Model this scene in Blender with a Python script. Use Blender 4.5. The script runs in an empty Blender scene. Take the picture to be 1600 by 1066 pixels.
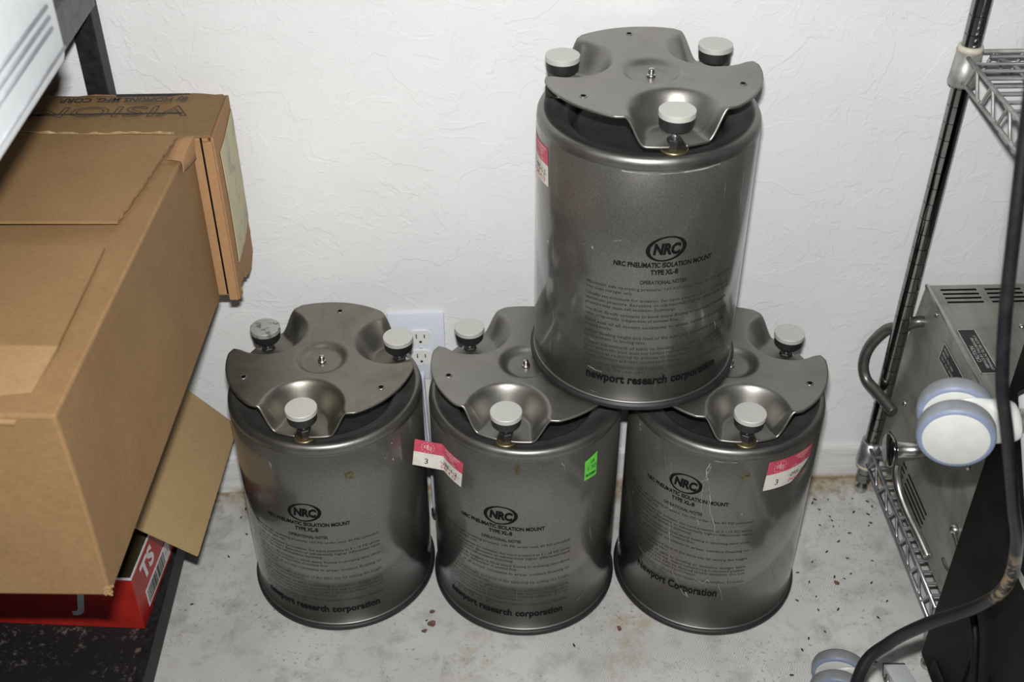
import bpy, bmesh, math, random
from mathutils import Vector, Matrix
random.seed(7)
scene = bpy.context.scene
R = math.radians

# ------------------------------------------------------------------ camera
CAM = Vector((0.0, -1.48823, 1.44502))
PITCH, YAW, ROLL = 0.6506, 0.0343, 0.0006
Fd = Vector((math.sin(YAW)*math.cos(PITCH), math.cos(YAW)*math.cos(PITCH), -math.sin(PITCH)))
Rt = Vector((math.cos(YAW), -math.sin(YAW), 0)); Up = Rt.cross(Fd)
Rt2 = math.cos(ROLL)*Rt + math.sin(ROLL)*Up; Up2 = -math.sin(ROLL)*Rt + math.cos(ROLL)*Up
cd = bpy.data.cameras.new('camera'); camo = bpy.data.objects.new('camera', cd)
scene.collection.objects.link(camo)
M = Matrix((Rt2, Up2, -Fd)).transposed().to_4x4(); M.translation = CAM
camo.matrix_world = M
cd.lens = 1838.18/1600*36; cd.sensor_width = 36; cd.clip_start = 0.05
cd.dof.use_dof = True; cd.dof.focus_distance = 1.55; cd.dof.aperture_fstop = 6.3
scene.camera = camo

# ------------------------------------------------------------------ light and exposure
w = bpy.data.worlds.new('world'); scene.world = w; w.use_nodes = True
w.node_tree.nodes['Background'].inputs[0].default_value = (0.80, 0.88, 1.0, 1)
w.node_tree.nodes['Background'].inputs[1].default_value = 0.055
fl = bpy.data.lights.new('camera_flash', 'AREA'); fl.shape = 'RECTANGLE'
fl.size = 0.045; fl.size_y = 0.018; fl.energy = 26.8; fl.color = (1.0, 0.997, 0.985)
flo = bpy.data.objects.new('camera_flash', fl); scene.collection.objects.link(flo)
Mf = M @ Matrix.Rotation(R(-7), 4, 'Y'); Mf.translation = CAM + Up2*0.085 - Rt2*0.004
flo.matrix_world = Mf
scene.view_settings.view_transform = 'Standard'
scene.view_settings.look = 'None'
scene.view_settings.exposure = 0.0
scene.view_settings.gamma = 1.0
scene.view_settings.use_curve_mapping = False

# ------------------------------------------------------------------ material helpers
def srgb(r, g, b):
    f = lambda c: (c/255/12.92) if c/255 <= .04045 else ((c/255+.055)/1.055)**2.4
    return (f(r), f(g), f(b), 1)
class NM:
    def __init__(s, name):
        s.m = bpy.data.materials.new(name); s.m.use_nodes = True
        s.t = s.m.node_tree; s.b = s.t.nodes['Principled BSDF']
        s.tc = s.t.nodes.new('ShaderNodeTexCoord'); s.co = s.tc.outputs['Object']
    def n(s, ty, **k):
        n = s.t.nodes.new(ty)
        for a, v in k.items(): setattr(n, a, v)
        return n
    def l(s, a, b): s.t.links.new(a, b)
    def val(s, sock, v):
        if hasattr(v, 'links'): s.l(v, sock)
        else: sock.default_value = v
    def mapping(s, scale=(1, 1, 1), loc=(0, 0, 0), rot=(0, 0, 0), src=None):
        n = s.n('ShaderNodeMapping'); s.l(src or s.co, n.inputs[0])
        n.inputs['Scale'].default_value = scale; n.inputs['Location'].default_value = loc; n.inputs['Rotation'].default_value = rot
        return n.outputs[0]
    def noise(s, scale, detail=3, rough=.5, dist=0, vec=None):
        n = s.n('ShaderNodeTexNoise'); s.l(vec or s.co, n.inputs['Vector'])
        n.inputs['Scale'].default_value = scale; n.inputs['Detail'].default_value = detail
        n.inputs['Roughness'].default_value = rough; n.inputs['Distortion'].default_value = dist
        return n.outputs[0]
    def ramp(s, f, stops, interp='LINEAR'):
        n = s.n('ShaderNodeValToRGB'); s.l(f, n.inputs[0]); e = n.color_ramp.elements
        n.color_ramp.interpolation = interp
        while len(e) < len(stops): e.new(.5)
        for i, (p, c) in enumerate(stops):
            e[i].position = p; e[i].color = c if isinstance(c, tuple) else (c, c, c, 1)
        return n.outputs[0]
    def mix(s, f, a, b, mode='MIX'):
        n = s.n('ShaderNodeMix', data_type='RGBA', blend_type=mode)
        s.val(n.inputs[0], f); s.val(n.inputs[6], a); s.val(n.inputs[7], b)
        return n.outputs[2]
    def math(s, op, a, b=0.0):
        n = s.n('ShaderNodeMath', operation=op); s.val(n.inputs[0], a); s.val(n.inputs[1], b)
        return n.outputs[0]
    def sep(s, vec=None):
        n = s.n('ShaderNodeSeparateXYZ'); s.l(vec or s.co, n.inputs[0]); return n.outputs
    def bump(s, h, strength=.3, dist=.001, normal=None):
        n = s.n('ShaderNodeBump'); s.l(h, n.inputs['Height'])
        n.inputs['Strength'].default_value = strength; n.inputs['Distance'].default_value = dist
        if normal: s.l(normal, n.inputs['Normal'])
        s.l(n.outputs[0], s.b.inputs['Normal']); return n.outputs[0]
    def set(s, color=None, rough=None, metal=None, spec=None, **k):
        if color is not None: s.val(s.b.inputs['Base Color'], color)
        if rough is not None: s.val(s.b.inputs['Roughness'], rough)
        if metal is not None: s.val(s.b.inputs['Metallic'], metal)
        if spec is not None: s.val(s.b.inputs['Specular IOR Level'], spec)
        return s
def plain(name, col, rough=.5, metal=0, spec=.5, grain=.04, gs=60):
    m = NM(name)
    nz = m.noise(gs, 3)
    c2 = tuple(min(1, c*(1+grain*3)) for c in col[:3])+(1,); c1 = tuple(c*(1-grain*3) for c in col[:3])+(1,)
    m.set(m.ramp(nz, [(.3, c1), (.7, c2)]), rough, metal, spec)
    return m.m

# wall: skip-trowel white paint
m = NM('white_trowel_plaster')
c0 = m.mapping((1, 1, 1))
na = m.noise(9, 4, .55, .9); nb = m.noise(21, 3, .5, 1.3)
ra = m.ramp(na, [(.485, 0.0), (.50, 1.0), (.56, .55), (.70, .2)]); rb = m.ramp(nb, [(.52, 0.0), (.535, 1.0), (.60, .45), (.75, .1)])
fine = m.noise(90, 4, .6)
h = m.math('ADD', m.math('MULTIPLY', ra, .8), m.math('MULTIPLY', rb, .55))
h = m.math('ADD', h, m.math('MULTIPLY', fine, .35))
m.bump(h, .42, .0011)
dirt = m.ramp(m.noise(3.2, 5, .6), [(.35, srgb(226, 227, 227)), (.7, srgb(236, 236, 236))])
specks = m.ramp(m.noise(120, 1, .5), [(.80, 0.0), (.82, 1.0)])
m.set(m.mix(m.math('MULTIPLY', specks, .5), dirt, srgb(150, 145, 135)), .55, 0, .35)
MAT_WALL = m.m
# floor: worn painted board
m = NM('worn_grey_floor_paint')
x, y, z = m.sep()
big = m.noise(5, 6, .6, .4); med = m.noise(22, 6, .65, .3)
base = m.ramp(big, [(.30, srgb(190, 190, 188)), (.5, srgb(203, 203, 200)), (.72, srgb(212, 212, 210))])
base = m.mix(m.ramp(med, [(.50, 0.0), (.68, .75)]), base, srgb(164, 161, 152))
weave = m.n('ShaderNodeTexWave', wave_type='BANDS'); m.l(m.mapping((1, 1, 1), rot=(0, 0, .5)), weave.inputs[0])
weave.inputs['Scale'].default_value = 95; weave.inputs['Distortion'].default_value = 5; weave.inputs['Detail'].default_value = 3
wm = m.math('MULTIPLY', m.ramp(weave.outputs[1], [(.72, 0.0), (.95, 1.0)]), m.ramp(m.noise(7, 3), [(.44, 0.0), (.6, .55)]))
base = m.mix(wm, base, srgb(150, 146, 136))
# streaky scuffs, brown stains
st = m.noise(6, 5, .7, .5, m.mapping((1.0, .35, 1), rot=(0, 0, .35)))
stm = m.math('MULTIPLY', m.ramp(st, [(.56, 0.0), (.68, 1.0)]), m.ramp(m.noise(40, 4, .7), [(.42, 0.0), (.62, .8)]))
base = m.mix(m.math('MULTIPLY', stm, .75), base, srgb(176, 152, 112))
# brown dirt strip against the wall
ed = m.ramp(y, [(0.0, 0.0), (1.0, 1.0)])
edge = m.math('ADD', m.math('MULTIPLY', y, 16.0), 1.30)
edge = m.math('ADD', edge, m.math('MULTIPLY', m.math('SUBTRACT', med, .5), 2.4))
em = m.ramp(edge, [(.35, 0.0), (1.0, .8)])
base = m.mix(em, base, m.mix(m.ramp(m.noise(60, 4, .6), [(.35, 0.0), (.65, 1.0)]), srgb(128, 104, 68), srgb(184, 172, 148)))
dk = m.ramp(m.noise(160, 3, .6), [(.60, 0.0), (.68, .7)])
dk = m.math('MULTIPLY', dk, m.ramp(m.noise(9, 3), [(.42, 0.0), (.6, 1.0)]))
base = m.mix(dk, base, srgb(96, 90, 80))
m.set(base, m.ramp(med, [(.3, .5), (.7, .72)]), 0, .4)
m.bump(m.math('ADD', m.math('MULTIPLY', med, .6), m.math('MULTIPLY', weave.outputs[1], .08)), .35, .0012)
MAT_FLOOR = m.m
# baseboard
m = NM('old_white_baseboard_paint')
g = m.noise(14, 4, .6, 0, m.mapping((.6, 1, 9)))
x, y, z = m.sep()
low = m.math('MULTIPLY', m.ramp(z, [(.004, 1.0), (.014, 0.0)]), m.ramp(m.noise(35, 4, .7), [(.35, 0.0), (.55, 1.0)]))
m.set(m.mix(low, m.ramp(g, [(.3, srgb(205, 205, 202)), (.6, srgb(226, 226, 224))]), srgb(160, 138, 104)), .5, 0, .4)
m.bump(g, .5, .0012); MAT_BASE = m.m

def tank_mat(name, base, scr):
    m = NM(name)
    grain = m.noise(420, 2, .6)
    broad = m.noise(7, 4, .6, .2)
    col = m.ramp(broad, [(.3, tuple(c*.86 for c in base[:3])+(1,)), (.7, tuple(min(1, c*1.12) for c in base[:3])+(1,))])
    col = m.mix(.45, col, m.ramp(grain, [(.3, tuple(c*.6 for c in base[:3])+(1,)), (.7, tuple(c*1.45 for c in base[:3])+(1,))]))
    s1 = m.noise(60, 2, .5, 1.2, m.mapping((1, 1, .07), rot=(.12, .05, 0)))
    s1 = m.ramp(s1, [(.497, 0.0), (.5, 1.0), (.503, 0.0)])
    s1 = m.math('MULTIPLY', s1, m.ramp(m.noise(13, 3, .7), [(.60, 0.0), (.66, scr)]))
    s2 = m.ramp(m.noise(95, 1, .5, 0, m.mapping((1, 1, .55))), [(.775, 0.0), (.79, scr)])
    sm = m.math('MAXIMUM', s1, s2)
    m.set(m.mix(sm, col, srgb(165, 163, 155)), m.ramp(broad, [(.3, .27), (.7, .36)]), m.math('SUBTRACT', .52, m.math('MULTIPLY', sm, .5)), .5)
    m.b.inputs['Coat Weight'].default_value = 1.0; m.b.inputs['Coat Roughness'].default_value = .16; m.b.inputs['Coat IOR'].default_value = 1.65
    m.bump(grain, .05, .0003)
    return m.m
MAT_TANK = tank_mat('gunmetal_hammered_paint', (.128, .122, .108, 1), .7)
def plate_mat(name, base, stain):
    m = NM(name)
    n1 = m.noise(16, 5, .65, .4); n2 = m.noise(300, 2)
    col = m.ramp(n1, [(.3, tuple(c*.80 for c in base[:3])+(1,)), (.7, tuple(c*1.12 for c in base[:3])+(1,))])
    sm = m.ramp(m.noise(11, 5, .7, .5), [(.50, 0.0), (.72, stain)])
    col = m.mix(sm, col, (.12, .085, .045, 1))
    m.set(col, m.ramp(n1, [(.3, .36), (.7, .48)]), m.math('SUBTRACT', .92, m.math('MULTIPLY', sm, .5)), .5)
    m.bump(n2, .10, .0004)
    return m.m
MAT_PLATE = plate_mat('pressed_steel_plate', (.285, .275, .250, 1), .15)
MAT_PLATE_STAINED = plate_mat('stained_pressed_steel_plate', (.245, .235, .200, 1), .65)
MAT_RIM = plate_mat('worn_bare_steel_rim', (.24, .235, .22, 1), .15)
MAT_SHOULDER = plain('grimy_dark_paint', (.075, .073, .068, 1), .42, .35, .5, .12, 25)
MAT_ALU = plain('brushed_aluminium_knob', (.60, .595, .55, 1), .55, .30, .5, .015, 300)
m = NM('speckled_aluminium_knob'); m.set(m.mix(m.ramp(m.noise(110, 3, .6), [(.56, 0.0), (.63, .7)]), (.50, .50, .48, 1), (.12, .11, .10, 1)), .5, .45); MAT_ALU2 = m.m
MAT_RUBBER = plain('black_rubber', (.018, .017, .017, 1), .5, 0, .5, .1)
MAT_DKIN = plain('dark_diaphragm_rubber', (.022, .022, .024, 1), .55, 0, .4, .1)
MAT_STEEL = plain('bright_steel', (.55, .54, .52, 1), .28, 1, .5, .05)
MAT_BRASS = plain('dull_brass', (.30, .24, .13, 1), .4, .9, .5, .1)
MAT_INK = plain('black_print', (.006, .006, .006, 1), .7, 0, .12, .05)
MAT_INK2 = plain('faded_black_print', (.030, .029, .027, 1), .6, 0, .2, .05)
MAT_SCR = plain('bare_scratch_metal', (.36, .36, .35, 1), .5, .2, .5, .2)
MAT_CHROME = plain('dark_chrome', (.30, .30, .29, 1), .10, 1, .5, .03)
MAT_WIRE = plain('zinc_wire', (.42, .43, .45, 1), .33, .85, .5, .06)
MAT_WIREDIRTY = plain('dusty_zinc_wire', (.40, .395, .375, 1), .45, .55, .5, .08)
MAT_SLEEVE = plain('cream_plastic_ring', srgb(208, 202, 180), .5)
MAT_CORD = None
m = NM('black_rubber_hose'); x, y, z = m.sep()
d1 = m.noise(45, 4, .7); dm = m.ramp(m.noise(38, 3, .6, .3), [(.50, 0.0), (.60, 1.0)])
rg = m.n('ShaderNodeVectorMath', operation='DISTANCE'); m.l(m.co, rg.inputs[0]); rg.inputs[1].default_value = (.520, -.715, .545)
pm = m.math('MULTIPLY', m.ramp(rg.outputs['Value'], [(.030, 1.0), (.070, 0.0)]), m.ramp(d1, [(.47, 0.0), (.54, .9)]))
cc = m.mix(m.ramp(d1, [(.45, 0.0), (.75, .35)]), (.005, .005, .007, 1), (.034, .033, .031, 1))
m.set(m.mix(pm, cc, srgb(138, 120, 90)), .42, 0, .5); m.bump(d1, .3, .0006); MAT_CORD = m.m

def card_mat(name, a, b, lines=True):
    m = NM(name)
    n = m.noise(6, 5, .6, .3); f = m.noise(170, 3, .6, 0, m.mapping((1, 1, 1)))
    col = m.ramp(n, [(.3, a), (.7, b)])
    col = m.mix(.30, col, m.ramp(f, [(.3, tuple(c*.75 for c in a[:3])+(1,)), (.7, b)]))
    m.set(col, .75, 0, .25)
    if lines:
        wv = m.n('ShaderNodeTexWave', wave_type='BANDS', bands_direction='Z'); m.l(m.co, wv.inputs[0])
        wv.inputs['Scale'].default_value = 50; wv.inputs['Distortion'].default_value = .6
        m.bump(m.math('ADD', m.math('MULTIPLY', wv.outputs[1], .2), n), .12, .001)
    return m.m
MAT_CARD = card_mat('brown_corrugated_cardboard', srgb(136, 106, 72), srgb(155, 123, 86))
MAT_CARD2 = card_mat('reddish_cardboard', srgb(158, 120, 82), srgb(176, 136, 98))
MAT_CARD3 = card_mat('pale_tan_cardboard', srgb(166, 140, 100), srgb(178, 151, 110), False)
MAT_CARDM = card_mat('lit_and_frayed_cardboard', srgb(152, 121, 86), srgb(168, 136, 99), False)  # lighter card tone: light on the bent strip painted in; also the frayed corner
MAT_CARDOLIVE = card_mat('olive_brown_cardboard', srgb(126, 100, 66), srgb(146, 116, 78), False)
MAT_CARDEDGE = plain('torn_cardboard_edge', srgb(178, 150, 108), .85, 0, .2, .12, 150)
MAT_PAPERLABEL = None
m = NM('aged_paper_label'); bl = m.ramp(m.noise(26, 4, .7, .6), [(.50, 0.0), (.62, .75)])
m.set(m.mix(bl, srgb(200, 191, 158), srgb(158, 156, 138)), .7, 0, .3); MAT_PAPERLABEL = m.m
MAT_RED = plain('glossy_red_print', (.42, .022, .014, 1), .35, 0, .5, .06, 20)
MAT_OLIVE = plain('dark_olive_print', (.045, .036, .018, 1), .5, 0, .4, .1)
MAT_WHITEPRINT = plain('white_print', srgb(222, 222, 222), .5)
MAT_BLACKPAINT = plain('black_powder_coat', (.012, .012, .014, 1), .55, 0, .4, .25, 90)
MAT_GREYBEAM = plain('grey_metal_beam', (.10, .10, .105, 1), .5, .2, .5, .1)
m = NM('scuffed_black_shelf_board'); sc = m.math('MULTIPLY', m.ramp(m.noise(70, 5, .75), [(.55, 0.0), (.66, 1.0)]), m.ramp(m.noise(8, 3), [(.5, 0.0), (.62, .7)]))
x, y, z = m.sep()
nr = m.n('ShaderNodeVectorMath', operation='DISTANCE'); m.l(m.co, nr.inputs[0]); nr.inputs[1].default_value = (-.56, -.40, .087)
band = m.math('MULTIPLY', m.ramp(nr.outputs['Value'], [(.03, 1.0), (.12, .0)]), m.ramp(m.noise(85, 5, .75), [(.50, 0.0), (.60, .9)]))
m.set(m.mix(m.math('MAXIMUM', sc, band), (.011, .011, .013, 1), (.22, .16, .12, 1)), .6, 0, .4); MAT_SHELF = m.m
MAT_GREYP = plain('blue_grey_plastic', (.10, .12, .14, 1), .5)
MAT_WHITEP = plain('white_abs_plastic', srgb(240, 244, 246), .45, 0, .5, .01)
MAT_WHITEGROOVE = plain('grey_groove', srgb(205, 207, 214), .6)
MAT_CASTERW = plain('caster_white_plastic', srgb(190, 192, 186), .4, 0, .5, .02)
m = NM('caster_tread'); m.set(m.ramp(m.noise(30, 4, .6), [(.35, srgb(118, 121, 124)), (.65, srgb(136, 138, 141))]), .55); MAT_TREAD = m.m
MAT_TREADB = plain('blue_grey_caster_rim', srgb(118, 128, 150), .5)
MAT_ENAMEL = plain('white_enamel_tube', srgb(232, 236, 240), .25, 0, .5, .01)
m = NM('brushed_stainless_sheet'); br = m.noise(60, 3, .6, 0, m.mapping((1, .04, 1)))
bl = m.noise(12, 5, .65, .5)
col = m.ramp(br, [(.3, (.34, .33, .295, 1)), (.7, (.43, .415, .375, 1))])
col = m.mix(m.ramp(bl, [(.48, 0.0), (.75, .55)]), col, (.09, .08, .062, 1))
m.set(col, m.ramp(bl, [(.3, .40), (.7, .52)]), .62); m.bump(br, .08, .0004); MAT_INOX = m.m
MAT_DARK = plain('matt_black_void', (.004, .004, .004, 1), .9, 0, .1)
MAT_CASE = plain('black_case_plastic', (.0045, .0043, .004, 1), .55, 0, .2, .25, 25)
MAT_CASE2 = plain('dusty_black_case_plastic', (.014, .013, .012, 1), .6, 0, .3, .25, 25)
MAT_LABELBK = plain('black_label', (.022, .022, .023, 1), .45)
MAT_LABELTX = plain('grey_label_print', srgb(176, 176, 170), .5)
MAT_PINK = plain('crimson_tag_print', srgb(200, 76, 98), .5)
MAT_TAGW = plain('off_white_tag_paper', srgb(222, 218, 208), .6, 0, .3, .03)
MAT_TAGPINKTX = plain('pale_pink_print', srgb(232, 190, 194), .6)
MAT_REDPEN = plain('red_pen', srgb(196, 62, 60), .6)
MAT_PEN = plain('black_pen', srgb(48, 46, 50), .6)
MAT_GREEN = plain('lime_green_sticker', srgb(104, 208, 72), .55)
MAT_OUTLET = plain('outlet_plate_white', srgb(224, 228, 238), .35, 0, .5, .01)
MAT_RECEP = plain('receptacle_ivory_white', srgb(232, 232, 228), .4, 0, .5, .01)
MAT_PELLET = plain('dark_droppings', (.020, .017, .014, 1), .7)
MAT_FLAKE = plain('brown_paint_flake', srgb(112, 82, 70), .7, 0, .4, .15, 400)
MAT_PLATEHOLE = MAT_DARK
MAT_CABLE = plain('pale_blue_white_cable', srgb(206, 212, 228), .3)

# ------------------------------------------------------------------ mesh helpers
COL = scene.collection
def newbm(): return bmesh.new()
def box(bm, c, s, rot=None, bev=0, mat=0):
    r = bmesh.ops.create_cube(bm, size=1)
    vs = r['verts']
    bmesh.ops.scale(bm, vec=s, verts=vs)
    fs = list({f for v in vs for f in v.link_faces})
    if bev:
        es = list({e for v in vs for e in v.link_edges})
        rr = bmesh.ops.bevel(bm, geom=es, offset=bev, segments=2, profile=.6, affect='EDGES')
        vs = list({v for f in rr['faces'] for v in f.verts} | {v for v in vs if v.is_valid})
        fs = list({f for v in vs for f in v.link_faces})
    if rot is not None: bmesh.ops.rotate(bm, cent=(0, 0, 0), matrix=rot, verts=vs)
    bmesh.ops.translate(bm, vec=c, verts=vs)
    for f in fs: f.material_index = mat
    return vs
def boxmm(bm, a, b, bev=0, mat=0):
    a = Vector(a); b = Vector(b)
    return box(bm, (a+b)/2, b-a, None, bev, mat)
def lathe(bm, prof, n=48, M=None, mat=0, cap=False):
    """prof: (r, z) list"""
    rings = []
    for r, z in prof:
        if r < 1e-6:
            v = bm.verts.new((0, 0, z)); rings.append([v])
        else: rings.append([bm.verts.new((r*math.cos(2*math.pi*i/n), r*math.sin(2*math.pi*i/n), z)) for i in range(n)])
    fs = []
    for a, b in zip(rings, rings[1:]):
        for i in range(n):
            j = (i+1) % n
            if len(a) == 1 and len(b) == 1: continue
            if len(a) == 1: fs.append(bm.faces.new((a[0], b[j], b[i])))
            elif len(b) == 1: fs.append(bm.faces.new((a[i], a[j], b[0])))
            else: fs.append(bm.faces.new((a[i], a[j], b[j], b[i])))
    for f in fs: f.material_index = mat; f.smooth = True
    vs = [v for r in rings for v in r]
    if M is not None: bmesh.ops.transform(bm, matrix=M, verts=vs)
    return vs
def zalign(d, at=(0, 0, 0)):
    q = Vector((0, 0, 1)).rotation_difference(Vector(d).normalized())
    return Matrix.Translation(at) @ q.to_matrix().to_4x4()
def spline(pts, k=8):
    P = [Vector(p) for p in pts]; out = []
    for i in range(len(P)-1):
        p0 = P[max(i-1, 0)]; p1 = P[i]; p2 = P[i+1]; p3 = P[min(i+2, len(P)-1)]
        for j in range(k):
            t = j/k
            out.append(.5*((2*p1)+(p2-p0)*t+(2*p0-5*p1+4*p2-p3)*t*t+(3*p1-p0-3*p2+p3)*t**3))
    out.append(P[-1]); return out
def tube(bm, pts, r, n=12, mat=0, caps=True, radii=None, flat=1.0):
    P = [Vector(p) for p in pts]; N = len(P)
    T = [(P[min(i+1, N-1)]-P[max(i-1, 0)]).normalized() for i in range(N)]
    up = Vector((0, 0, 1)) if abs(T[0].z) < .9 else Vector((1, 0, 0))
    u = T[0].cross(up).normalized(); rings = []
    for i in range(N):
        u = (u - T[i]*u.dot(T[i])).normalized(); v = T[i].cross(u)
        rr = radii[i] if radii else r
        rings.append([bm.verts.new(P[i]+u*rr*math.cos(2*math.pi*k/n)+v*rr*flat*math.sin(2*math.pi*k/n)) for k in range(n)])
    for a, b in zip(rings, rings[1:]):
        for k in range(n):
            f = bm.faces.new((a[k], a[(k+1) % n], b[(k+1) % n], b[k])); f.smooth = True; f.material_index = mat
    if caps:
        for rg in (rings[0][::-1], rings[-1]):
            f = bm.faces.new(rg); f.material_index = mat
def poly_prism(bm, pts, z0, z1, mat=0):
    a = [bm.verts.new((x, y, z0)) for x, y in pts]; b = [bm.verts.new((x, y, z1)) for x, y in pts]
    fs = [bm.faces.new(a[::-1]), bm.faces.new(b)]
    n = len(pts)
    for i in range(n): fs.append(bm.faces.new((a[i], a[(i+1) % n], b[(i+1) % n], b[i])))
    for f in fs: f.material_index = mat
    return a+b
def bent_quad_sheet(bm, rows, th, mat=0):
    """rows: list of lists of Vectors (a grid); gives it thickness th downwards along its normal"""
    R_, C_ = len(rows), len(rows[0])
    top = [[bm.verts.new(p) for p in r] for r in rows]
    nrm = (Vector(rows[0][-1])-Vector(rows[0][0])).cross(Vector(rows[-1][0])-Vector(rows[0][0])).normalized()
    bot = [[bm.verts.new(Vector(p)-nrm*th) for p in r] for r in rows]
    fs = []
    for i in range(R_-1):
        for j in range(C_-1):
            fs.append(bm.faces.new((top[i][j], top[i][j+1], top[i+1][j+1], top[i+1][j])))
            fs.append(bm.faces.new((bot[i][j], bot[i+1][j], bot[i+1][j+1], bot[i][j+1])))
    for i in range(R_-1):
        fs.append(bm.faces.new((top[i][0], top[i+1][0], bot[i+1][0], bot[i][0])))
        fs.append(bm.faces.new((top[i][-1], bot[i][-1], bot[i+1][-1], top[i+1][-1])))
    for j in range(C_-1):
        fs.append(bm.faces.new((top[0][j], bot[0][j], bot[0][j+1], top[0][j+1])))
        fs.append(bm.faces.new((top[-1][j], top[-1][j+1], bot[-1][j+1], bot[-1][j])))
    for f in fs: f.material_index = mat
def mk(name, bm, mats, parent=None, loc=None, rot=None, smooth=None, bev=None, world=False):
    """link bm as ONE object. world=True: verts are in world space and are moved into the parent's space"""
    bmesh.ops.recalc_face_normals(bm, faces=bm.faces)
    if world and parent is not None:
        o_ = parent; inv = Matrix.Identity(4); chain = []
        while o_ is not None: chain.append(o_.matrix_basis.copy()); o_ = o_.parent
        W = Matrix.Identity(4)
        for c in reversed(chain): W = W @ c
        bmesh.ops.transform(bm, matrix=W.inverted(), verts=bm.verts)
    me = bpy.data.meshes.new(name); bm.to_mesh(me); bm.free()
    if not isinstance(mats, (list, tuple)): mats = [mats]
    for x_ in mats: me.materials.append(x_)
    o = bpy.data.objects.new(name, me); COL.objects.link(o)
    if parent: o.parent = parent
    if loc: o.location = loc
    if rot: o.rotation_euler = rot
    if smooth:
        for p in me.polygons: p.use_smooth = True
        if smooth != 1: me.set_sharp_from_angle(angle=R(smooth))
    if bev:
        b = o.modifiers.new('bevel', 'BEVEL'); b.width = bev; b.segments = 2; b.limit_method = 'ANGLE'
    return o
def empty(name, loc=(0, 0, 0), rot=(0, 0, 0)):
    o = bpy.data.objects.new(name, None); COL.objects.link(o); o.location = loc; o.rotation_euler = rot
    o.empty_display_size = .02; return o
def tag(o, label, cat, group=None):
    o['label'] = label; o['category'] = cat
    if group: o['group'] = group
    return o
def struct(o): o['kind'] = 'structure'; return o
def text_flat(s, size, bold=0, shear=0, width=None, align='CENTER', spacing=1, res=3, outline=0, depth=0):
    """text as a flat bmesh in XY"""
    cu = bpy.data.curves.new('t', 'FONT'); cu.body = s; cu.size = size; cu.offset = bold; cu.shear = shear
    cu.align_x = align; cu.space_character = spacing; cu.resolution_u = res
    if outline: cu.fill_mode = 'NONE'; cu.bevel_depth = outline; cu.bevel_resolution = 0
    ob = bpy.data.objects.new('t', cu); me = bpy.data.meshes.new_from_object(ob)
    bm = bmesh.new(); bm.from_mesh(me)
    bpy.data.objects.remove(ob); bpy.data.curves.remove(cu); bpy.data.meshes.remove(me)
    if width and len(bm.verts):
        xs = [v.co.x for v in bm.verts]; k = width/(max(xs)-min(xs))
        for v in bm.verts: v.co.x *= k
    return bm
def absorb(dst, src, M=None, fn=None, mat=0):
    mp = {}
    for v in src.verts:
        co = v.co.copy()
        if M is not None: co = M @ co
        if fn: co = fn(co)
        mp[v] = dst.verts.new(co)
    for f in src.faces:
        try: nf = dst.faces.new([mp[v] for v in f.verts]); nf.material_index = mat
        except ValueError: pass
    src.free()
def stroke(bm, pts, wd, fn=None, mat=0):
    """flat pen stroke in XY"""
    P = [Vector((p[0], p[1], 0)) for p in pts]; N = len(P); L_ = []; R__ = []
    for i in range(N):
        t = (P[min(i+1, N-1)]-P[max(i-1, 0)]).normalized(); nn = Vector((-t.y, t.x, 0))*wd/2
        a, b = P[i]+nn, P[i]-nn
        if fn: a, b = fn(a), fn(b)
        L_.append(bm.verts.new(a)); R__.append(bm.verts.new(b))
    for i in range(N-1):
        f = bm.faces.new((L_[i], R__[i], R__[i+1], L_[i+1])); f.material_index = mat
def cylbend(r, a0, z0):
    """flat (x,y) -> outside of a cylinder of radius r, centred at angle a0 (deg) and height z0"""
    def fn(p):
        a = R(a0)+p.x/r
        return Vector((r*math.cos(a), r*math.sin(a), z0+p.y))
    return fn

# ================================================================== ROOM
bm = newbm(); boxmm(bm, (-1.7, 0.0, -.02), (1.9, .06, 2.45)); struct(mk('wall_back', bm, MAT_WALL))
bm = newbm(); boxmm(bm, (-1.7, -2.9, -.06), (1.9, 0.0, 0.0)); struct(mk('floor', bm, MAT_FLOOR))
bm = newbm(); boxmm(bm, (-1.7, -.009, 0.0), (1.9, 0.0, .072), .0015); struct(mk('baseboard_back', bm, MAT_BASE))

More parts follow.
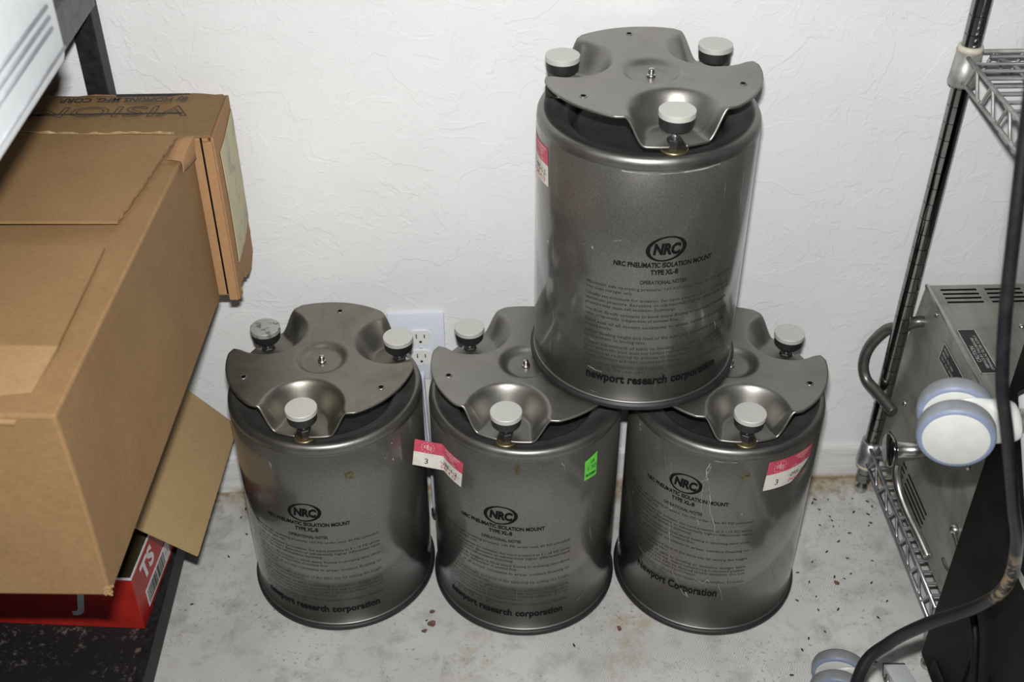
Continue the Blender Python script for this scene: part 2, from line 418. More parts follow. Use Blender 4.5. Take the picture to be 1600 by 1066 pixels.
# ================================================================== ISOLATION MOUNTS
RB, H0, HP = .1383, .3749, .4215
def plate_height(x, y):
    r = math.hypot(x, y); z = 0.0
    for k in range(3):
        a = 2*math.pi*k/3
        u = x*math.cos(a)+y*math.sin(a); v = -x*math.sin(a)+y*math.cos(a)
        s = abs(v)-(u-.106)*.4 if u > .106 else math.hypot(u-.106, v)
        if u < 0: continue
        t = max(0, min(1, (.0585-s)/.0285)); t = t*t*(3-2*t)
        z -= .036*t
    t = max(0, min(1, (.039-r)/.014)); z -= .0075*t*t*(3-2*t)
    return z
def build_mount(stained):
    root = empty('isolation_mount')
    bm = newbm()
    prof = [(.1340, .012), (RB, .014), (RB, .356), (RB-.0012, .3575), (RB-.0012, .3590), (RB+.0004, .3605),
            (RB-.0002, .3680), (RB-.0022, .3722), (RB-.0052, .3745), (RB-.0085, .3749), (RB-.0115, .3738), (RB-.0150, .3715), (RB-.0230, .3685), (RB-.0310, .3665), (RB-.0375, .3630), (RB-.0425, .3530), (RB-.0445, .335)]
    lathe(bm, prof, 128)
    for f in bm.faces: f.material_index = 1 if f.calc_center_median().z > .3592 and f.calc_center_median().xy.length > RB-.0100 else 2 if f.calc_center_median().z > .3592 or f.calc_center_median().xy.length < RB-.02 else 0
    body = mk('tank_body', bm, [MAT_TANK, MAT_RIM, MAT_SHOULDER], root)
    bm = newbm(); lathe(bm, [(.02, .340), (.07, .346), (.086, .350), (.093, .348), (.0935, .336), (.0, .330)], 96)
    mk('rubber_diaphragm', bm, MAT_DKIN, root)
    bm = newbm(); lathe(bm, [(0, .0), (.1405, 0), (.1435, .003), (.1438, .007), (.1420, .0095), (.1400, .0105), (.1400, .0120), (.1385, .0135), (.1360, .0135), (0, .0125)], 128)
    for f in bm.faces: f.material_index = 1 if f.calc_center_median().z > .0118 else 0
    mk('base_ring', bm, [MAT_RUBBER, MAT_RIM], root)
    # pressed three-wing plate (angle 0 = a valley)
    bm = newbm(); NR, NA = 46, 432; grid = []
    c = bm.verts.new((0, 0, plate_height(0, 0)))
    def edge_r(a):
        d = min(abs((math.degrees(a)-k*120+180) % 360-180) for k in range(3))
        rr = .1335 if d > 33 else .1285+.005*(d-27)/6 if d > 27 else .1285
        dr = max(0, (d-27)/33); rr -= 0.0
        lat = .118*math.sin(R(d)) if d < 30 else 1
        return rr
    for i in range(NA):
        a = 2*math.pi*i/NA; Rr_ = edge_r(a); col_ = []
        for j in range(1, NR+1):
            r = Rr_*(j/NR); x, y = r*math.cos(a), r*math.sin(a)
            col_.append(bm.verts.new((x, y, plate_height(x, y))))
        grid.append(col_)
    for i in range(NA):
        A, B = grid[i], grid[(i+1) % NA]
        f = bm.faces.new((c, A[0], B[0])); f.smooth = True
        for j in range(NR-1):
            cm = (A[j].co+B[j+1].co)/2; notch = False
            for k in range(3):
                ak = 2*math.pi*k/3; uu = cm.x*math.cos(ak)+cm.y*math.sin(ak); vv = -cm.x*math.sin(ak)+cm.y*math.cos(ak)
                if uu > 0 and (abs(vv) < .0088 and uu > .1135 or math.hypot(uu-.1135, vv) < .0088): notch = True
            if not notch: bm.faces.new((A[j], A[j+1], B[j+1], B[j])).smooth = True
    bmesh.ops.delete(bm, geom=[v for v in bm.verts if not v.link_faces], context='VERTS')
    bmesh.ops.translate(bm, vec=(0, 0, HP), verts=bm.verts)
    pl = mk('top_plate', bm, MAT_PLATE_STAINED if stained else MAT_PLATE, root)
    so = pl.modifiers.new('thickness', 'SOLIDIFY'); so.thickness = .0026; so.offset = -1
    # stud in the middle dish
    bm = newbm(); z0 = HP-.0075
    lathe(bm, [(0, z0), (.0058, z0), (.0058, z0+.0022), (.0040, z0+.0025)]+[(.0040 if k % 2 else .0034, z0+.003+k*.0007) for k in range(9)]+[(.0030, z0+.0098), (0, z0+.0098)], 20)
    mk('centre_stud', bm, MAT_STEEL, root)
    for k in range(3):
        a = 2*math.pi*k/3+math.pi/3
        bm = newbm(); lathe(bm, [(0, HP+.0004), (.0034, HP+.0004), (.0036, HP+.0009), (.0050, HP+.0006), (.0054, HP-.0002)], 20, Matrix.Translation((.1117*math.cos(a), .1117*math.sin(a), 0)))
        for f in bm.faces: f.material_index = 0 if f.calc_center_median().xy.length and (f.calc_center_median().xy-Vector((.1117*math.cos(a), .1117*math.sin(a)))).length < .0033 else 1
        mk('bolt_hole', bm, [MAT_DARK, MAT_PLATE], root)
    for k in range(3):
        a = 2*math.pi*k/3; px, py = .1135*math.cos(a), .1135*math.sin(a); T_ = Matrix.Translation((px, py, 0))
        bm = newbm()
        lathe(bm, [(0, .4245), (.0209, .4245), (.0216, .4239), (.0217, .4178), (.0210, .4172), (0, .4172)], 48, T_)
        kn = mk('levelling_knob', bm, MAT_ALU2 if (stained and k == 2) else MAT_ALU, root, smooth=30)
        bm = newbm(); lathe(bm, [(.0, .4172), (.0204, .4172), (.0206, .4130), (.0200, .4050), (.0175, .4015), (0, .4012)], 40, T_)
        mk('knob_grip', bm, MAT_RUBBER, kn, smooth=30)
        bm = newbm(); lathe(bm, [(0, .4012), (.0042, .4012), (.0042, .374), (0, .374)], 20, T_); mk('screw_stem', bm, MAT_STEEL, kn)
        bm = newbm(); lathe(bm, [(0, .3885), (.0085, .3885), (.0095, .3875), (.0095, .3765), (0, .3765)], 6, T_)
        for f in bm.faces: f.smooth = False
        mk('lock_nut', bm, MAT_RUBBER, kn)
        bm = newbm(); lathe(bm, [(0, .3765), (.0150, .3765), (.0165, .3758), (.0165, .3722), (.0, .3722)], 36, T_)
        mk('washer', bm, MAT_BRASS if (k == 0) else MAT_STEEL, kn)
    return root
def logo_bm(rr, a0, z0):
    bm = newbm(); fn = cylbend(rr, a0, z0); n = 72
    # crescent ring: outer ellipse and inner ellipse slightly narrower, thick at the two sides
    A, B = [], []
    for i in range(n):
        t = 2*math.pi*i/n
        ox, oy = .0250*math.cos(t), .0180*math.sin(t)
        ix, iy = .0196*math.cos(t), .0158*math.sin(t)
        sh = .0032*math.sin(t)
        A.append(bm.verts.new(fn(Vector((ox+sh, oy, 0))))); B.append(bm.verts.new(fn(Vector((ix+sh, iy, 0)))))
    for i in range(n): bm.faces.new((A[i], A[(i+1) % n], B[(i+1) % n], B[i]))
    t = text_flat('NRC', .0205, .0013, .15, .0345, res=4)
    absorb(bm, t, Matrix.Translation((0, -.0072, 0)), fn)
    return bm
NOTES = [
 (0, 'Maximum safe operating pressure: 100 PSI under load, 80 PSI unloaded.'), (1, 'Use clean nitrogen only.'),
 (2.4, 'Usually set minimum for isolation. Set input pressure at 5 - 15 PSI above'), (3.4, 'minimum pressure. Excessive or substantially higher differential input'), (4.4, 'pressure may cause self-excitation (humming).'),
 (5.8, 'Use flow: Specify constants to block lateral floating in operating same above'), (6.8, 'valve components; independent of nominal flow.'),
 (8.2, 'Final seal of all mount constants in areas; contact floating so'), (9.2, 'leveling works.'),
 (10.6, 'Adjust floating height and level of the table top by setting the height'), (11.6, 'leveling screws on leveling valve.'),
 (13.0, 'Height adjustment of table to leveling or isolation design: table'), (14.0, 'Note: pneumatic plate must not contact restraint ring in mounted position.'), (15.0, 'Restraint as required to achieve desired lateral isolation. Do not'), (16.0, 'exceed adjustment and rated nominal performance.'),
 (17.4, 'For technical assistance, call newport research corporation, Fountain'), (18.4, 'Valley, CA.  Tel. 714 - 963 - 9811')]
def print_set(root, a0, dz, variant):
    rr = RB+.00025
    o = mk('logo_print', logo_bm(rr, a0, .250+dz), MAT_INK, root); o['label'] = 'oval NRC logo printed in black'
    bm = newbm()
    absorb(bm, text_flat('NRC PNEUMATIC ISOLATION MOUNT', .0098, .00040, 0, .1270), None, cylbend(rr, a0, .2235+dz))
    absorb(bm, text_flat('TYPE XL-B', .0098, .00040, 0, .0350), None, cylbend(rr, a0, .2130+dz))
    absorb(bm, text_flat('OPERATIONAL NOTES', .0080, .00012, 0, .0590), None, cylbend(rr, a0, .1985+dz))
    mk('heading_print', bm, MAT_INK, root)
    bm = newbm()
    for k, s in NOTES:
        t = text_flat(s, .0064, .00005, 0, None, 'LEFT', 1, 1)
        xs = [v.co.x for v in t.verts]; wd = max(xs)
        kx = .2020/wd if len(s) > 62 else 1.0*.2020/.2060
        absorb(bm, t, Matrix.Translation((-.098, 0, 0)) @ Matrix.Diagonal((kx, 1, 1, 1)), cylbend(rr, a0, .1885+dz-k*.00715))
    mk('notes_print', bm, MAT_INK2, root)
    bm = newbm()
    if variant: absorb(bm, text_flat('Newport Corporation', .0215, .0006, 0, .1330), None, cylbend(rr, a0, .0360+dz))
    else: absorb(bm, text_flat('newport research corporation', .0185, .00085, 0, .1880, spacing=1.05), None, cylbend(rr, a0+.5, .0400+dz))
    o = mk('maker_print', bm, MAT_INK, root)
    if variant: o['label'] = 'printed words Newport Corporation in black'

master = {}
m_stained = build_mount(True); m_clean = build_mount(False)
def copy_tree(o, parent=None):
    c = o.copy(); COL.objects.link(c); c.parent = parent
    for ch in list(o.children): copy_tree(ch, c)
    return c
GM = 'pneumatic isolation mounts'
# (x, y, z, valley angle, text angle, dz, variant)
specs = [
 (m_stained, (-.2236, -.1728, 0), -98.6, -102.0, 0.0, False, 'dark grey isolation mount with stained brown-tinged top plate, beside the open cardboard flap'),
 (m_clean, (.0640, -.1926, 0), -105.9, -107.0, 0.002, False, 'grey isolation mount with green price sticker, middle one on the floor'),
 (copy_tree(m_clean), (.3525, -.2016, 0), -87.7, -121.5, .050, True, 'grey isolation mount with long white scratches, nearest the wire shelving'),
 (copy_tree(m_clean), (.2158, -.1626, .4222), -82.4, -85.0, 0.003, False, 'grey isolation mount stacked on top of the two mounts on the floor')]
mounts = []
for root, loc, va, ta, dz, var, lab in specs:
    root.location = loc
    root.rotation_euler = (0, 0, R(va))
    tag(root, lab, 'isolation mount', GM)
    print_set(root, ta-va, dz, var); mounts.append(root)
ML, MM_, MR, MT = mounts
mounts[3].rotation_euler = (R(0.2), 0, R(-82.4))

def broken(bm, pts, w_, fn):
    rn = random.Random(len(pts)); i = 0
    while i < len(pts)-1:
        n = rn.randint(2, 5); seg = pts[i:i+n+1]
        if len(seg) > 1: stroke(bm, seg, w_*rn.choice((.35, .6, 1.0)), fn)
        i += n + (1 if rn.random() < .3 else 0)
def thin_lines(root, va, rr, lines, name, mat, label=None, wd=.0010):
    bm = newbm()
    for a0, z0, pts, w_ in lines: broken(bm, [(p[0]/1000, p[1]/1000) for p in pts], w_*.7, cylbend(rr, a0-va, z0))
    bmesh.ops.recalc_face_normals(bm, faces=bm.faces)
    body = [c for c in root.children if c.name.startswith('tank_body')][0]
    me = body.data.copy(); body.data = me; me.materials.append(mat); k = len(me.materials)-1
    for f in bm.faces: f.material_index = k
    bm.from_mesh(me)
    bm.to_mesh(me); bm.free()
rnd = random.Random(3)
def wob(pts, n=5, amp=.8):
    out = []
    for (x0, y0), (x1, y1) in zip(pts, pts[1:]):
        for k in range(n): t = k/n; out.append((x0+(x1-x0)*t+rnd.uniform(-amp, amp), y0+(y1-y0)*t+rnd.uniform(-amp, amp)*.5))
    out.append(pts[-1]); return out
RS = RB+.0004
thin_lines(MR, -87.7, RS, [
 (-135, .345, wob([(-6, 0), (2, -30), (9, -52), (14, -60)]), .0006), (-135, .335, wob([(8, -8), (10, -25), (8, -46), (13, -95), (20, -150), (22, -185), (30, -215), (42, -238)]), .0009),
 (-104, .350, wob([(-12, 0), (-16, -16), (-12, -30), (-20, -36)]), .0022), (-104, .345, wob([(-10, 0), (-14, -22), (-6, -48), (-4, -80), (6, -110), (10, -140)]), .0010),
 (-104, .335, wob([(-14, 0), (-18, -40), (-14, -78)]), .0008), (-104, .240, wob([(-18, 0), (-16, -12)]), .0016), (-104, .238, wob([(-4, 0), (-1, -10)]), .0016),
 (-104, .120, wob([(-10, 0), (2, -8), (8, 2), (14, -10), (20, -4)]), .0012), (-104, .115, wob([(24, 0), (30, -20), (34, -36)]), .0008),
 (-128, .090, wob([(28, 0), (34, -10), (42, -14), (36, -4)]), .0020), (-150, .130, wob([(0, 0), (16, -14), (30, -22)]), .0007), (-78, .15, wob([(0, 0), (16, 6), (24, 12)]), .0007),
 (-95, .356, wob([(-28, 0), (10, 1)]), .0030)], 'scratch_marks', MAT_SCR, 'white scratches and scuffs', )
thin_lines(MM_, -105.9, RS, [
 (-50, .250, wob([(0, 0), (0, -30), (2, -60), (6, -84)]), .0007), (-50, .262, wob([(0, 0), (10, 8)]), .0007), (-72, .350, wob([(0, 0), (5, -8), (6, -16)]), .0009),
 (-50, .075, wob([(-18, -26), (-10, -22), (-2, -18)]), .0014), (-97, .093, wob([(0, 0), (0, -30)]), .0005), (-128, .255, wob([(-6, 2), (0, -1), (5, 2)]), .0008), (-84, .345, wob([(0, 0), (-10, -8)]), .0005)], 'scratch_marks', MAT_SCR)
thin_lines(ML, -98.6, RS, [
 (-120, .335, wob([(0, 0), (3, -6), (2, -12)]), .0022), (-45, .315, wob([(0, 0), (2, -6)]), .0040), (-45, .345, wob([(0, 0), (2, -4)]), .0030), (-45, .325, wob([(-14, -2), (-8, 1)]), .0014),
 (-95, .150, wob([(0, 0), (3, 0)]), .0020), (-95, .110, wob([(0, 0), (5, 1)]), .0012), (-72, .16, wob([(0, 0), (0, -6)]), .0016), (-52, .105, wob([(0, 0), (1, -6)]), .0030), (-150, .24, wob([(-4, 0), (0, -10), (4, -22)]), .0010)], 'scratch_marks', MAT_SCR)
thin_lines(MT, -82.4, RS, [
 (-150, .235, wob([(0, 0), (2, -70), (4, -130), (-2, -190)]), .0006), (-146, .23, wob([(-10, 30), (-9, 10)]), .0012), (-118, .060, wob([(-10, 0), (0, -3), (10, -4)]), .0012), (-118, .105, wob([(-10, 0), (2, -3)]), .0010),
 (-120, .02, wob([(0, 0), (14, -1)]), .0012), (-38, .17, wob([(0, 0), (4, 3)]), .0013), (-55, .33, wob([(0, 0), (1, -30)]), .0008), (-40, .33, wob([(0, 0), (0, -36), (2, -60)]), .0010), (-50, .11, wob([(0, 10), (6, -10)]), .0022),
 (-112, .26, wob([(0, 0), (14, 4)]), .0009), (-128, .245, wob([(0, 0), (0, -3)]), .0012), (-85, .357, wob([(-60, 0), (-20, -1), (20, 0), (60, 1)]), .0028)], 'scratch_marks', MAT_SCR)
# stains
def blot(root, va, a0, z0, sx, sy, mat, name):
    bm = newbm(); fn = cylbend(RB+.0003, a0-va, z0); n = 22
    vs = [bm.verts.new(fn(Vector((sx*math.cos(2*math.pi*i/n)*rnd.uniform(.7, 1.1), sy*math.sin(2*math.pi*i/n)*rnd.uniform(.7, 1.1), 0)))) for i in range(n)]
    bm.faces.new(vs); return mk(name, bm, mat, root)
MAT_STAIN = plain('yellow_brown_stain', (.115, .098, .052, 1), .6, .2, .3, .2, 200)
MAT_OIL = plain('amber_oil_stain', (.075, .055, .018, 1), .25, .2, .5, .2, 200)
blot(ML, -98.6, -73, .318, .008, .008, MAT_STAIN, 'stain_mark'); blot(MR, -87.7, -88, .331, .008, .008, MAT_STAIN, 'stain_mark')
blot(MM_, -105.9, -97, .345, .0042, .011, MAT_OIL, 'oil_stain')

# ------------------------------------------------------------------ stickers
def tag_bm(fn, Wd, Ht, cut=None):
    """crimson-topped paper tag, flat coordinates centred on 0; materials: 0 paper 1 crimson 2 pale print 3 pen 4 red pen"""
    bm = newbm(); nx, ny = 20, 6
    for (y0, y1, mi) in ((-Ht/2, 0.04*Ht, 0), (0.04*Ht, Ht/2, 1)):
        g = [[bm.verts.new(fn(Vector((-Wd/2+Wd*i/nx, (y0+(y1-y0)*j/ny if cut is None or mi == 1 else max(y0+(y1-y0)*j/ny, cut(-Wd/2+Wd*i/nx))), 0)))) for i in range(nx+1)] for j in range(ny+1)]
        for j in range(ny):
            for i in range(nx):
                f = bm.faces.new((g[j][i], g[j][i+1], g[j+1][i+1], g[j+1][i])); f.material_index = mi; f.smooth = True
    up = lambda p: fn(Vector((p.x, p.y, .0005)))
    cx, cy = -Wd*.27, Ht*.27; rr = Ht*.185
    ring = [(cx+rr*math.cos(t), cy+rr*math.sin(t)) for t in [2*math.pi*i/24 for i in range(25)]]
    for k in range(0, 24, 2): stroke(bm, ring[k:k+2], .0008, up, 2)
    # interlocked letter mark
    s = rr*.5
    stroke(bm, [(cx-s*1.1, cy+s*.6), (cx-s*1.1, cy-s*.2), (cx-s*.2, cy-s*.2), (cx-s*.2, cy+s*.6), (cx-s*1.1, cy+s*.6)], .0013, up, 2)
    stroke(bm, [(cx, cy+s*1.3), (cx, cy-s*.9), (cx+s*1.3, cy-s*.9)], .0014, up, 2)
    stroke(bm, [(cx+s*.3, cy+s*.3), (cx+s*1.1, cy+s*.3), (cx+s*1.1, cy-s*.4), (cx+s*.3, cy-s*.4)], .0013, up, 2)
    for k, (t, yy) in enumerate((('GOVERNMENT', .40), ('PROPERTY', .30), ('TAG', .21))):
        absorb(bm, text_flat(t, .0048, .0001), Matrix.Translation((Wd*.24, Ht*yy, 0)), up, 2)
    absorb(bm, text_flat('12345 . . . 1-800', .0046, 0), Matrix.Translation((Wd*.16, Ht*.09, 0)), up, 2)
    absorb(bm, text_flat('3', .014, .0001), Matrix.Translation((-Wd*.27, -Ht*.36, 0)), up, 3)
    stroke(bm, [(-Wd*.10, .03*Ht), (-Wd*.10, -Ht*.49)], .0005, up, 2)
    absorb(bm, text_flat('095-1-2', .0105, .0001, .2), Matrix.Translation((Wd*.19, -Ht*.25, 0)), up, 3)
    absorb(bm, text_flat('045 4 13', .0095, .0001, .2), Matrix.Translation((Wd*.17, -Ht*.42, 0)), up, 4)
    stroke(bm, [(-Wd*.04, -Ht*.17), (Wd*.45, -Ht*.22)], .0007, up, 3)
    return bm
TM = [MAT_TAGW, MAT_PINK, MAT_TAGPINKTX, MAT_PEN, MAT_REDPEN]
# right mount: stuck flat with torn lower-right corner
def fnR(p):
    r_ = RB+.0005+p.z; q = Matrix.Rotation(R(-3), 2) @ Vector((p.x, p.y)); a = R(-58.5+87.7)+q.x/RB
    return Vector((r_*math.cos(a), r_*math.sin(a), .3235+q.y))
bm = tag_bm(fnR, .084, .053, cut=lambda x: -.0265 if x < .006 else -.0265+(x-.006)*.85)
bm.verts.ensure_lookup_table()
for f in [f for f in bm.faces if f.material_index in (3, 4)]:
    pass
o = mk('inventory_tag', bm, TM, MR); o['label'] = 'crimson and white paper tag marked 3, lower corner torn off'
# middle mount: right end stuck on, left end lifting off the tank
def fnM(p):
    q = Matrix.Rotation(R(-7), 2) @ Vector((p.x, p.y))
    s = q.x+.0425   # 0 at the free left end
    a1 = -149.0; stuck = .042
    n_off = .0006+p.z
    if s > .085-stuck:
        a = R(a1)+(s-(.085-stuck))/RB; P_ = Vector(((RB+n_off)*math.cos(a), (RB+n_off)*math.sin(a)))
    else:
        a = R(a1); base = Vector((RB*math.cos(a), RB*math.sin(a))); d = Vector((-.985, .17)); u = (.085-stuck)-s
        P_ = base+d*u+Vector((-.17, -.985))*n_off
    P3 = Vector((P_.x, P_.y, .309+q.y))
    P3.xy = Matrix.Rotation(R(105.9), 2) @ P3.xy
    return P3
bm = tag_bm(fnM, .085, .050)
o = mk('inventory_tag', bm, TM, MM_); o['label'] = 'crimson and white paper tag marked 3, left end lifting off'
def fnT(p):
    r_ = RB+.0005+p.z; q = Matrix.Rotation(R(4), 2) @ Vector((p.x, p.y)); a = R(-172.5+82.4)+q.x/RB
    return Vector((r_*math.cos(a), r_*math.sin(a), .318+q.y))
bm = tag_bm(lambda p: fnT(p), .078, .052)
o = mk('inventory_tag', bm, TM, MT); o['label'] = 'faded crimson and white tag on the left side'
bm = newbm(); up = lambda p: cylbend(RB+.0005, -51.5+105.9, .3185)(p)
g = [[bm.verts.new(up(Vector((-.0115+.023*i/6, -.020+.040*j/3+(-.004+.008*i/6 if j == 3 else 0), 0)))) for i in range(7)] for j in range(4)]
for j in range(3):
    for i in range(6): bm.faces.new((g[j][i], g[j][i+1], g[j+1][i+1], g[j+1][i]))
up2 = cylbend(RB+.0008, -51.5+105.9, .3185)
absorb(bm, text_flat('1.30', .0105, .0001), Matrix.Translation((.001, -.004, 0)), up2, 1)
absorb(bm, text_flat('.::ii', .007, .0003), Matrix.Translation((.002, .009, 0)), up2, 1)
absorb(bm, text_flat('BUXEM', .0055, .0005), Matrix.Translation((0, -.014, 0)), up2, 1)
MAT_GREENINK = plain('dark_green_print', srgb(32, 92, 40), .6)
o = mk('price_sticker', bm, [MAT_GREEN, MAT_GREENINK], MM_); o['label'] = 'small lime green price sticker'

# ================================================================== OUTLET
ot = empty('wall_outlet', (-.0995, 0, .3077)); tag(ot, 'white duplex wall outlet with oversized plate behind the left floor mount', 'outlet')
bm = newbm(); boxmm(bm, (-.0445, -.006, -.0665), (.0445, 0, .0665), .004); mk('cover_plate', bm, MAT_OUTLET, ot, smooth=40)
for s in (1, -1):
    bm = newbm(); pts = []
    for i in range(40):
        t = 2*math.pi*i/40; px = .0172*math.cos(t); pz = .0172*math.sin(t); pz = max(-.0142, min(.0142, pz)); pts.append((px, pz))
    vs = poly_prism(bm, pts, 0, .0022)
    bmesh.ops.rotate(bm, cent=(0, 0, 0), matrix=Matrix.Rotation(R(90), 3, 'X'), verts=bm.verts)
    bmesh.ops.translate(bm, vec=(.006, -.0060, s*.0195), verts=bm.verts)
    rc = mk('receptacle', bm, MAT_RECEP, ot)
    bm = newbm()
    for dx, hh in ((-.0063, .0082), (.0063, .0068)): boxmm(bm, (.006+dx-.0009, -.0085, s*.0195+.0035-hh/2), (.006+dx+.0009, -.0070, s*.0195+.0035+hh/2))
    lathe(bm, [(0, 0), (.0023, 0), (.0023, .0012), (0, .0012)], 16, Matrix.Translation((.006, -.0073, s*.0195-.0075)) @ Matrix.Rotation(R(90), 4, 'X'))
    mk('slots', bm, MAT_PEN, rc)
bm = newbm(); lathe(bm, [(0, 0), (.0030, 0), (.0026, .0012), (0, .0014)], 20, Matrix.Translation((.006, -.006, 0)) @ Matrix.Rotation(R(90), 4, 'X')); mk('plate_screw', bm, MAT_OUTLET, ot)

# white flexible strip standing between the two left mounts
bm = newbm(); tube(bm, spline([(-.090, -.062, .30), (-.087, -.066, .20), (-.0835, -.074, .10), (-.0815, -.082, .022)], 6), .0052, 10, flat=.5)
cb = mk('cable', bm, MAT_CABLE); tag(cb, 'flat white cable hanging behind the gap between the two left mounts', 'cable')
bm = newbm(); tube(bm, [(-.0815, -.082, .022), (-.0812, -.083, .010), (-.081, -.084, .001)], .006, 10, radii=[.006, .0062, .004]); mk('cable_tip', bm, MAT_RUBBER, cb)

# ================================================================== LEFT RACK
rk = empty('storage_rack', (-.9, -.42, 0)); tag(rk, 'black metal storage rack along the left side holding the cardboard boxes', 'rack')
XR = -.474
for i, (px, py) in enumerate(((-.4955, -.026), (-1.36, -.026), (-.662, -.575), (-1.36, -.575))):
    bm = newbm(); boxmm(bm, (px-.0140, py-.016, 0), (px+.0140, py+.016, 1.9), .0015); mk('upright', bm, MAT_BLACKPAINT, rk, world=True)
for zt, th, mt in ((.085, .035, MAT_SHELF), (.5285, .045, MAT_SHELF), (.935, .045, MAT_BLACKPAINT)):
    bm = newbm(); boxmm(bm, (-1.37, -.60, zt-.012), (XR-.014, -.048, zt), .001); sh = mk('shelf_board', bm, mt, rk, world=True)
    for (a, b) in (((XR-.013, -.60, zt-th-.003), (XR+.001, -.0425, zt+(.006 if zt < .1 else 0))), ((-1.386, -.60, zt-th), (-1.376, -.0425, zt)), ((-1.37, -.612, zt-th), (XR+.001, -.601, zt)), ((-1.34, -.0475, zt-th), (-.511, -.0425, zt-.013))):
        bm = newbm(); boxmm(bm, a, b, .0015); mk('shelf_beam', bm, MAT_GREYBEAM if zt > .9 else MAT_BLACKPAINT, sh, world=True)

# ---------------- big cardboard box with closed flaps
A0 = empty('cardboard_box', (-.3735, -.694, .5300), (0, 0, R(-2.8)))
tag(A0, 'large plain brown cardboard box with half-open top flaps, biggest box on the rack', 'box')
# local: x<=0 to the left, y 0..0.535 to the back, z 0..0.247
WA, LA, HA = .62, .516, .2380
bm = newbm()
t_ = .004
def wallquad(pts, th=.004):  # helper: sheet from 4 corners with mild sag
    n = 8; P = [Vector(p) for p in pts]; rows = []
    for j in range(n+1):
        v = j/n; rows.append([(P[0].lerp(P[1], i/n)).lerp(P[3].lerp(P[2], i/n), v) for i in range(n+1)])
    return rows
boxmm(bm, (-WA, 0, 0), (0, LA, HA), 0)
es = [e for e in bm.edges if abs((e.verts[0].co-e.verts[1].co).z) > .1 or True]
bmesh.ops.subdivide_edges(bm, edges=bm.edges[:], cuts=9, use_grid_fill=True)
for v in bm.verts:
    # slight crushing: the right side bellies inwards, corner leans
    fz = v.co.z/HA; fy = v.co.y/LA
    if v.co.x > -.001: v.co.x += -.006*math.sin(math.pi*fz)*math.sin(math.pi*fy)
    if v.co.y < .001: v.co.y += .004*math.sin(math.pi*fz)
    if v.co.z > HA-.001: v.co.z -= .010*math.sin(math.pi*fy)*math.sin(math.pi*min(1, -v.co.x/WA))
bx = mk('box_body', bm, MAT_CARD, A0, bev=.003)
# top flaps
def flap(name, pts, mat, amp=0, tear=(), th=.0035, parent=None):
    """quad sheet with optional ragged sides"""
    P = [Vector(p) for p in pts]; n = 26; k = 8; rows = []
    rn = random.Random(len(name)+int(P[0].x*1000))
    for j in range(k+1):
        v = j/k; row = []
        for i in range(n+1):
            u = i/n
            p = P[0].lerp(P[1], u).lerp(P[3].lerp(P[2], u), v)
            p.z += amp*math.sin(math.pi*v)*(.5+.5*math.sin(3.0*u+1))
            if 'v1' in tear and j == k: p += (P[0]-P[3]).normalized()*rn.uniform(-.0012, .0012)
            if 'v0' in tear and j == 0: p += (P[3]-P[0]).normalized()*rn.uniform(-.0012, .0012)
            row.append(p)
        rows.append(row)
    bm_ = newbm(); bent_quad_sheet(bm_, rows, th)
    return mk(name, bm_, mat, parent or A0)
# rear flap: hinged at rear, right edge perforated (u runs along the depth so the right side is ragged)
f1 = flap('top_flap', [(-.016, LA-.004, HA+.004), (-.031, LA-.207, HA+.006), (-.60, LA-.215, HA+.005), (-.60, LA-.004, HA+.004)], MAT_CARD, .002, ('v0',))
f1['label'] = 'rear top flap with a perforated right edge'
f2 = flap('top_flap', [(-.024, .088, HA+.010), (-.031, .262, HA+.008), (-.60, .262, HA+.008), (-.60, .088, HA+.010)], MAT_CARD, .003)
f2['label'] = 'front top flap'
f3 = flap('flap_crease', [(-.036, -.004, HA-.006), (-.024, .090, HA+.0095), (-.60, .090, HA+.0095), (-.60, -.004, HA-.006)], MAT_CARDM, .0035, th=.003)  # same cardboard as the flaps; the light on it is put into its colour
f3['label'] = 'bent strip along the front edge, painted paler as if lit'
bm = newbm(); rows = [[Vector((-.02-.58*i/60, LA+.0035*v-.001, HA+.0082+.0012*rnd.uniform(-1, 1)*(v == 1)+.001*math.sin(i*.4))) for v in (0, 1)] for i in range(61)]
bent_quad_sheet(bm, rows, .0012); mk('torn_hinge', bm, MAT_CARDEDGE, A0)
# torn rear-right tab hanging over the side
bm = newbm()
rows = []
for j in range(7):
    v = j/6; y = LA-.006-v*.055
    rows.append([Vector((-.014+.016*u, y+.012*u*(1-v), HA+.0052-.002*u*u)) if u <= 1 else Vector((.0035+.0005*(u-1), y-.004*(u-1), HA+.003-(u-1)*.020*(1-.5*v))) for u in (0, .5, 1, 1.4, 1.8, 2.2)])
bent_quad_sheet(bm, rows, .0012); tb = mk('torn_tab', bm, MAT_CARD2, A0, smooth=60)
# frayed lower front corner
bm = newbm()
for k in range(12): box(bm, (rnd.uniform(-.005, .002), rnd.uniform(-.002, .002), rnd.uniform(.000, .014)), (rnd.uniform(.002, .006), rnd.uniform(.001, .003), rnd.uniform(.001, .003)), Matrix.Rotation(rnd.uniform(-1, 1), 3, 'Y'))
mk('frayed_corner', bm, MAT_CARDM, A0)

# ---------------- tall thin box behind it, printed on top
Bx = empty('printed_cardboard_box', (-.326, -.173, .5300)); tag(Bx, 'brown cardboard box with VISION printed upside down on its top, against the wall', 'box')
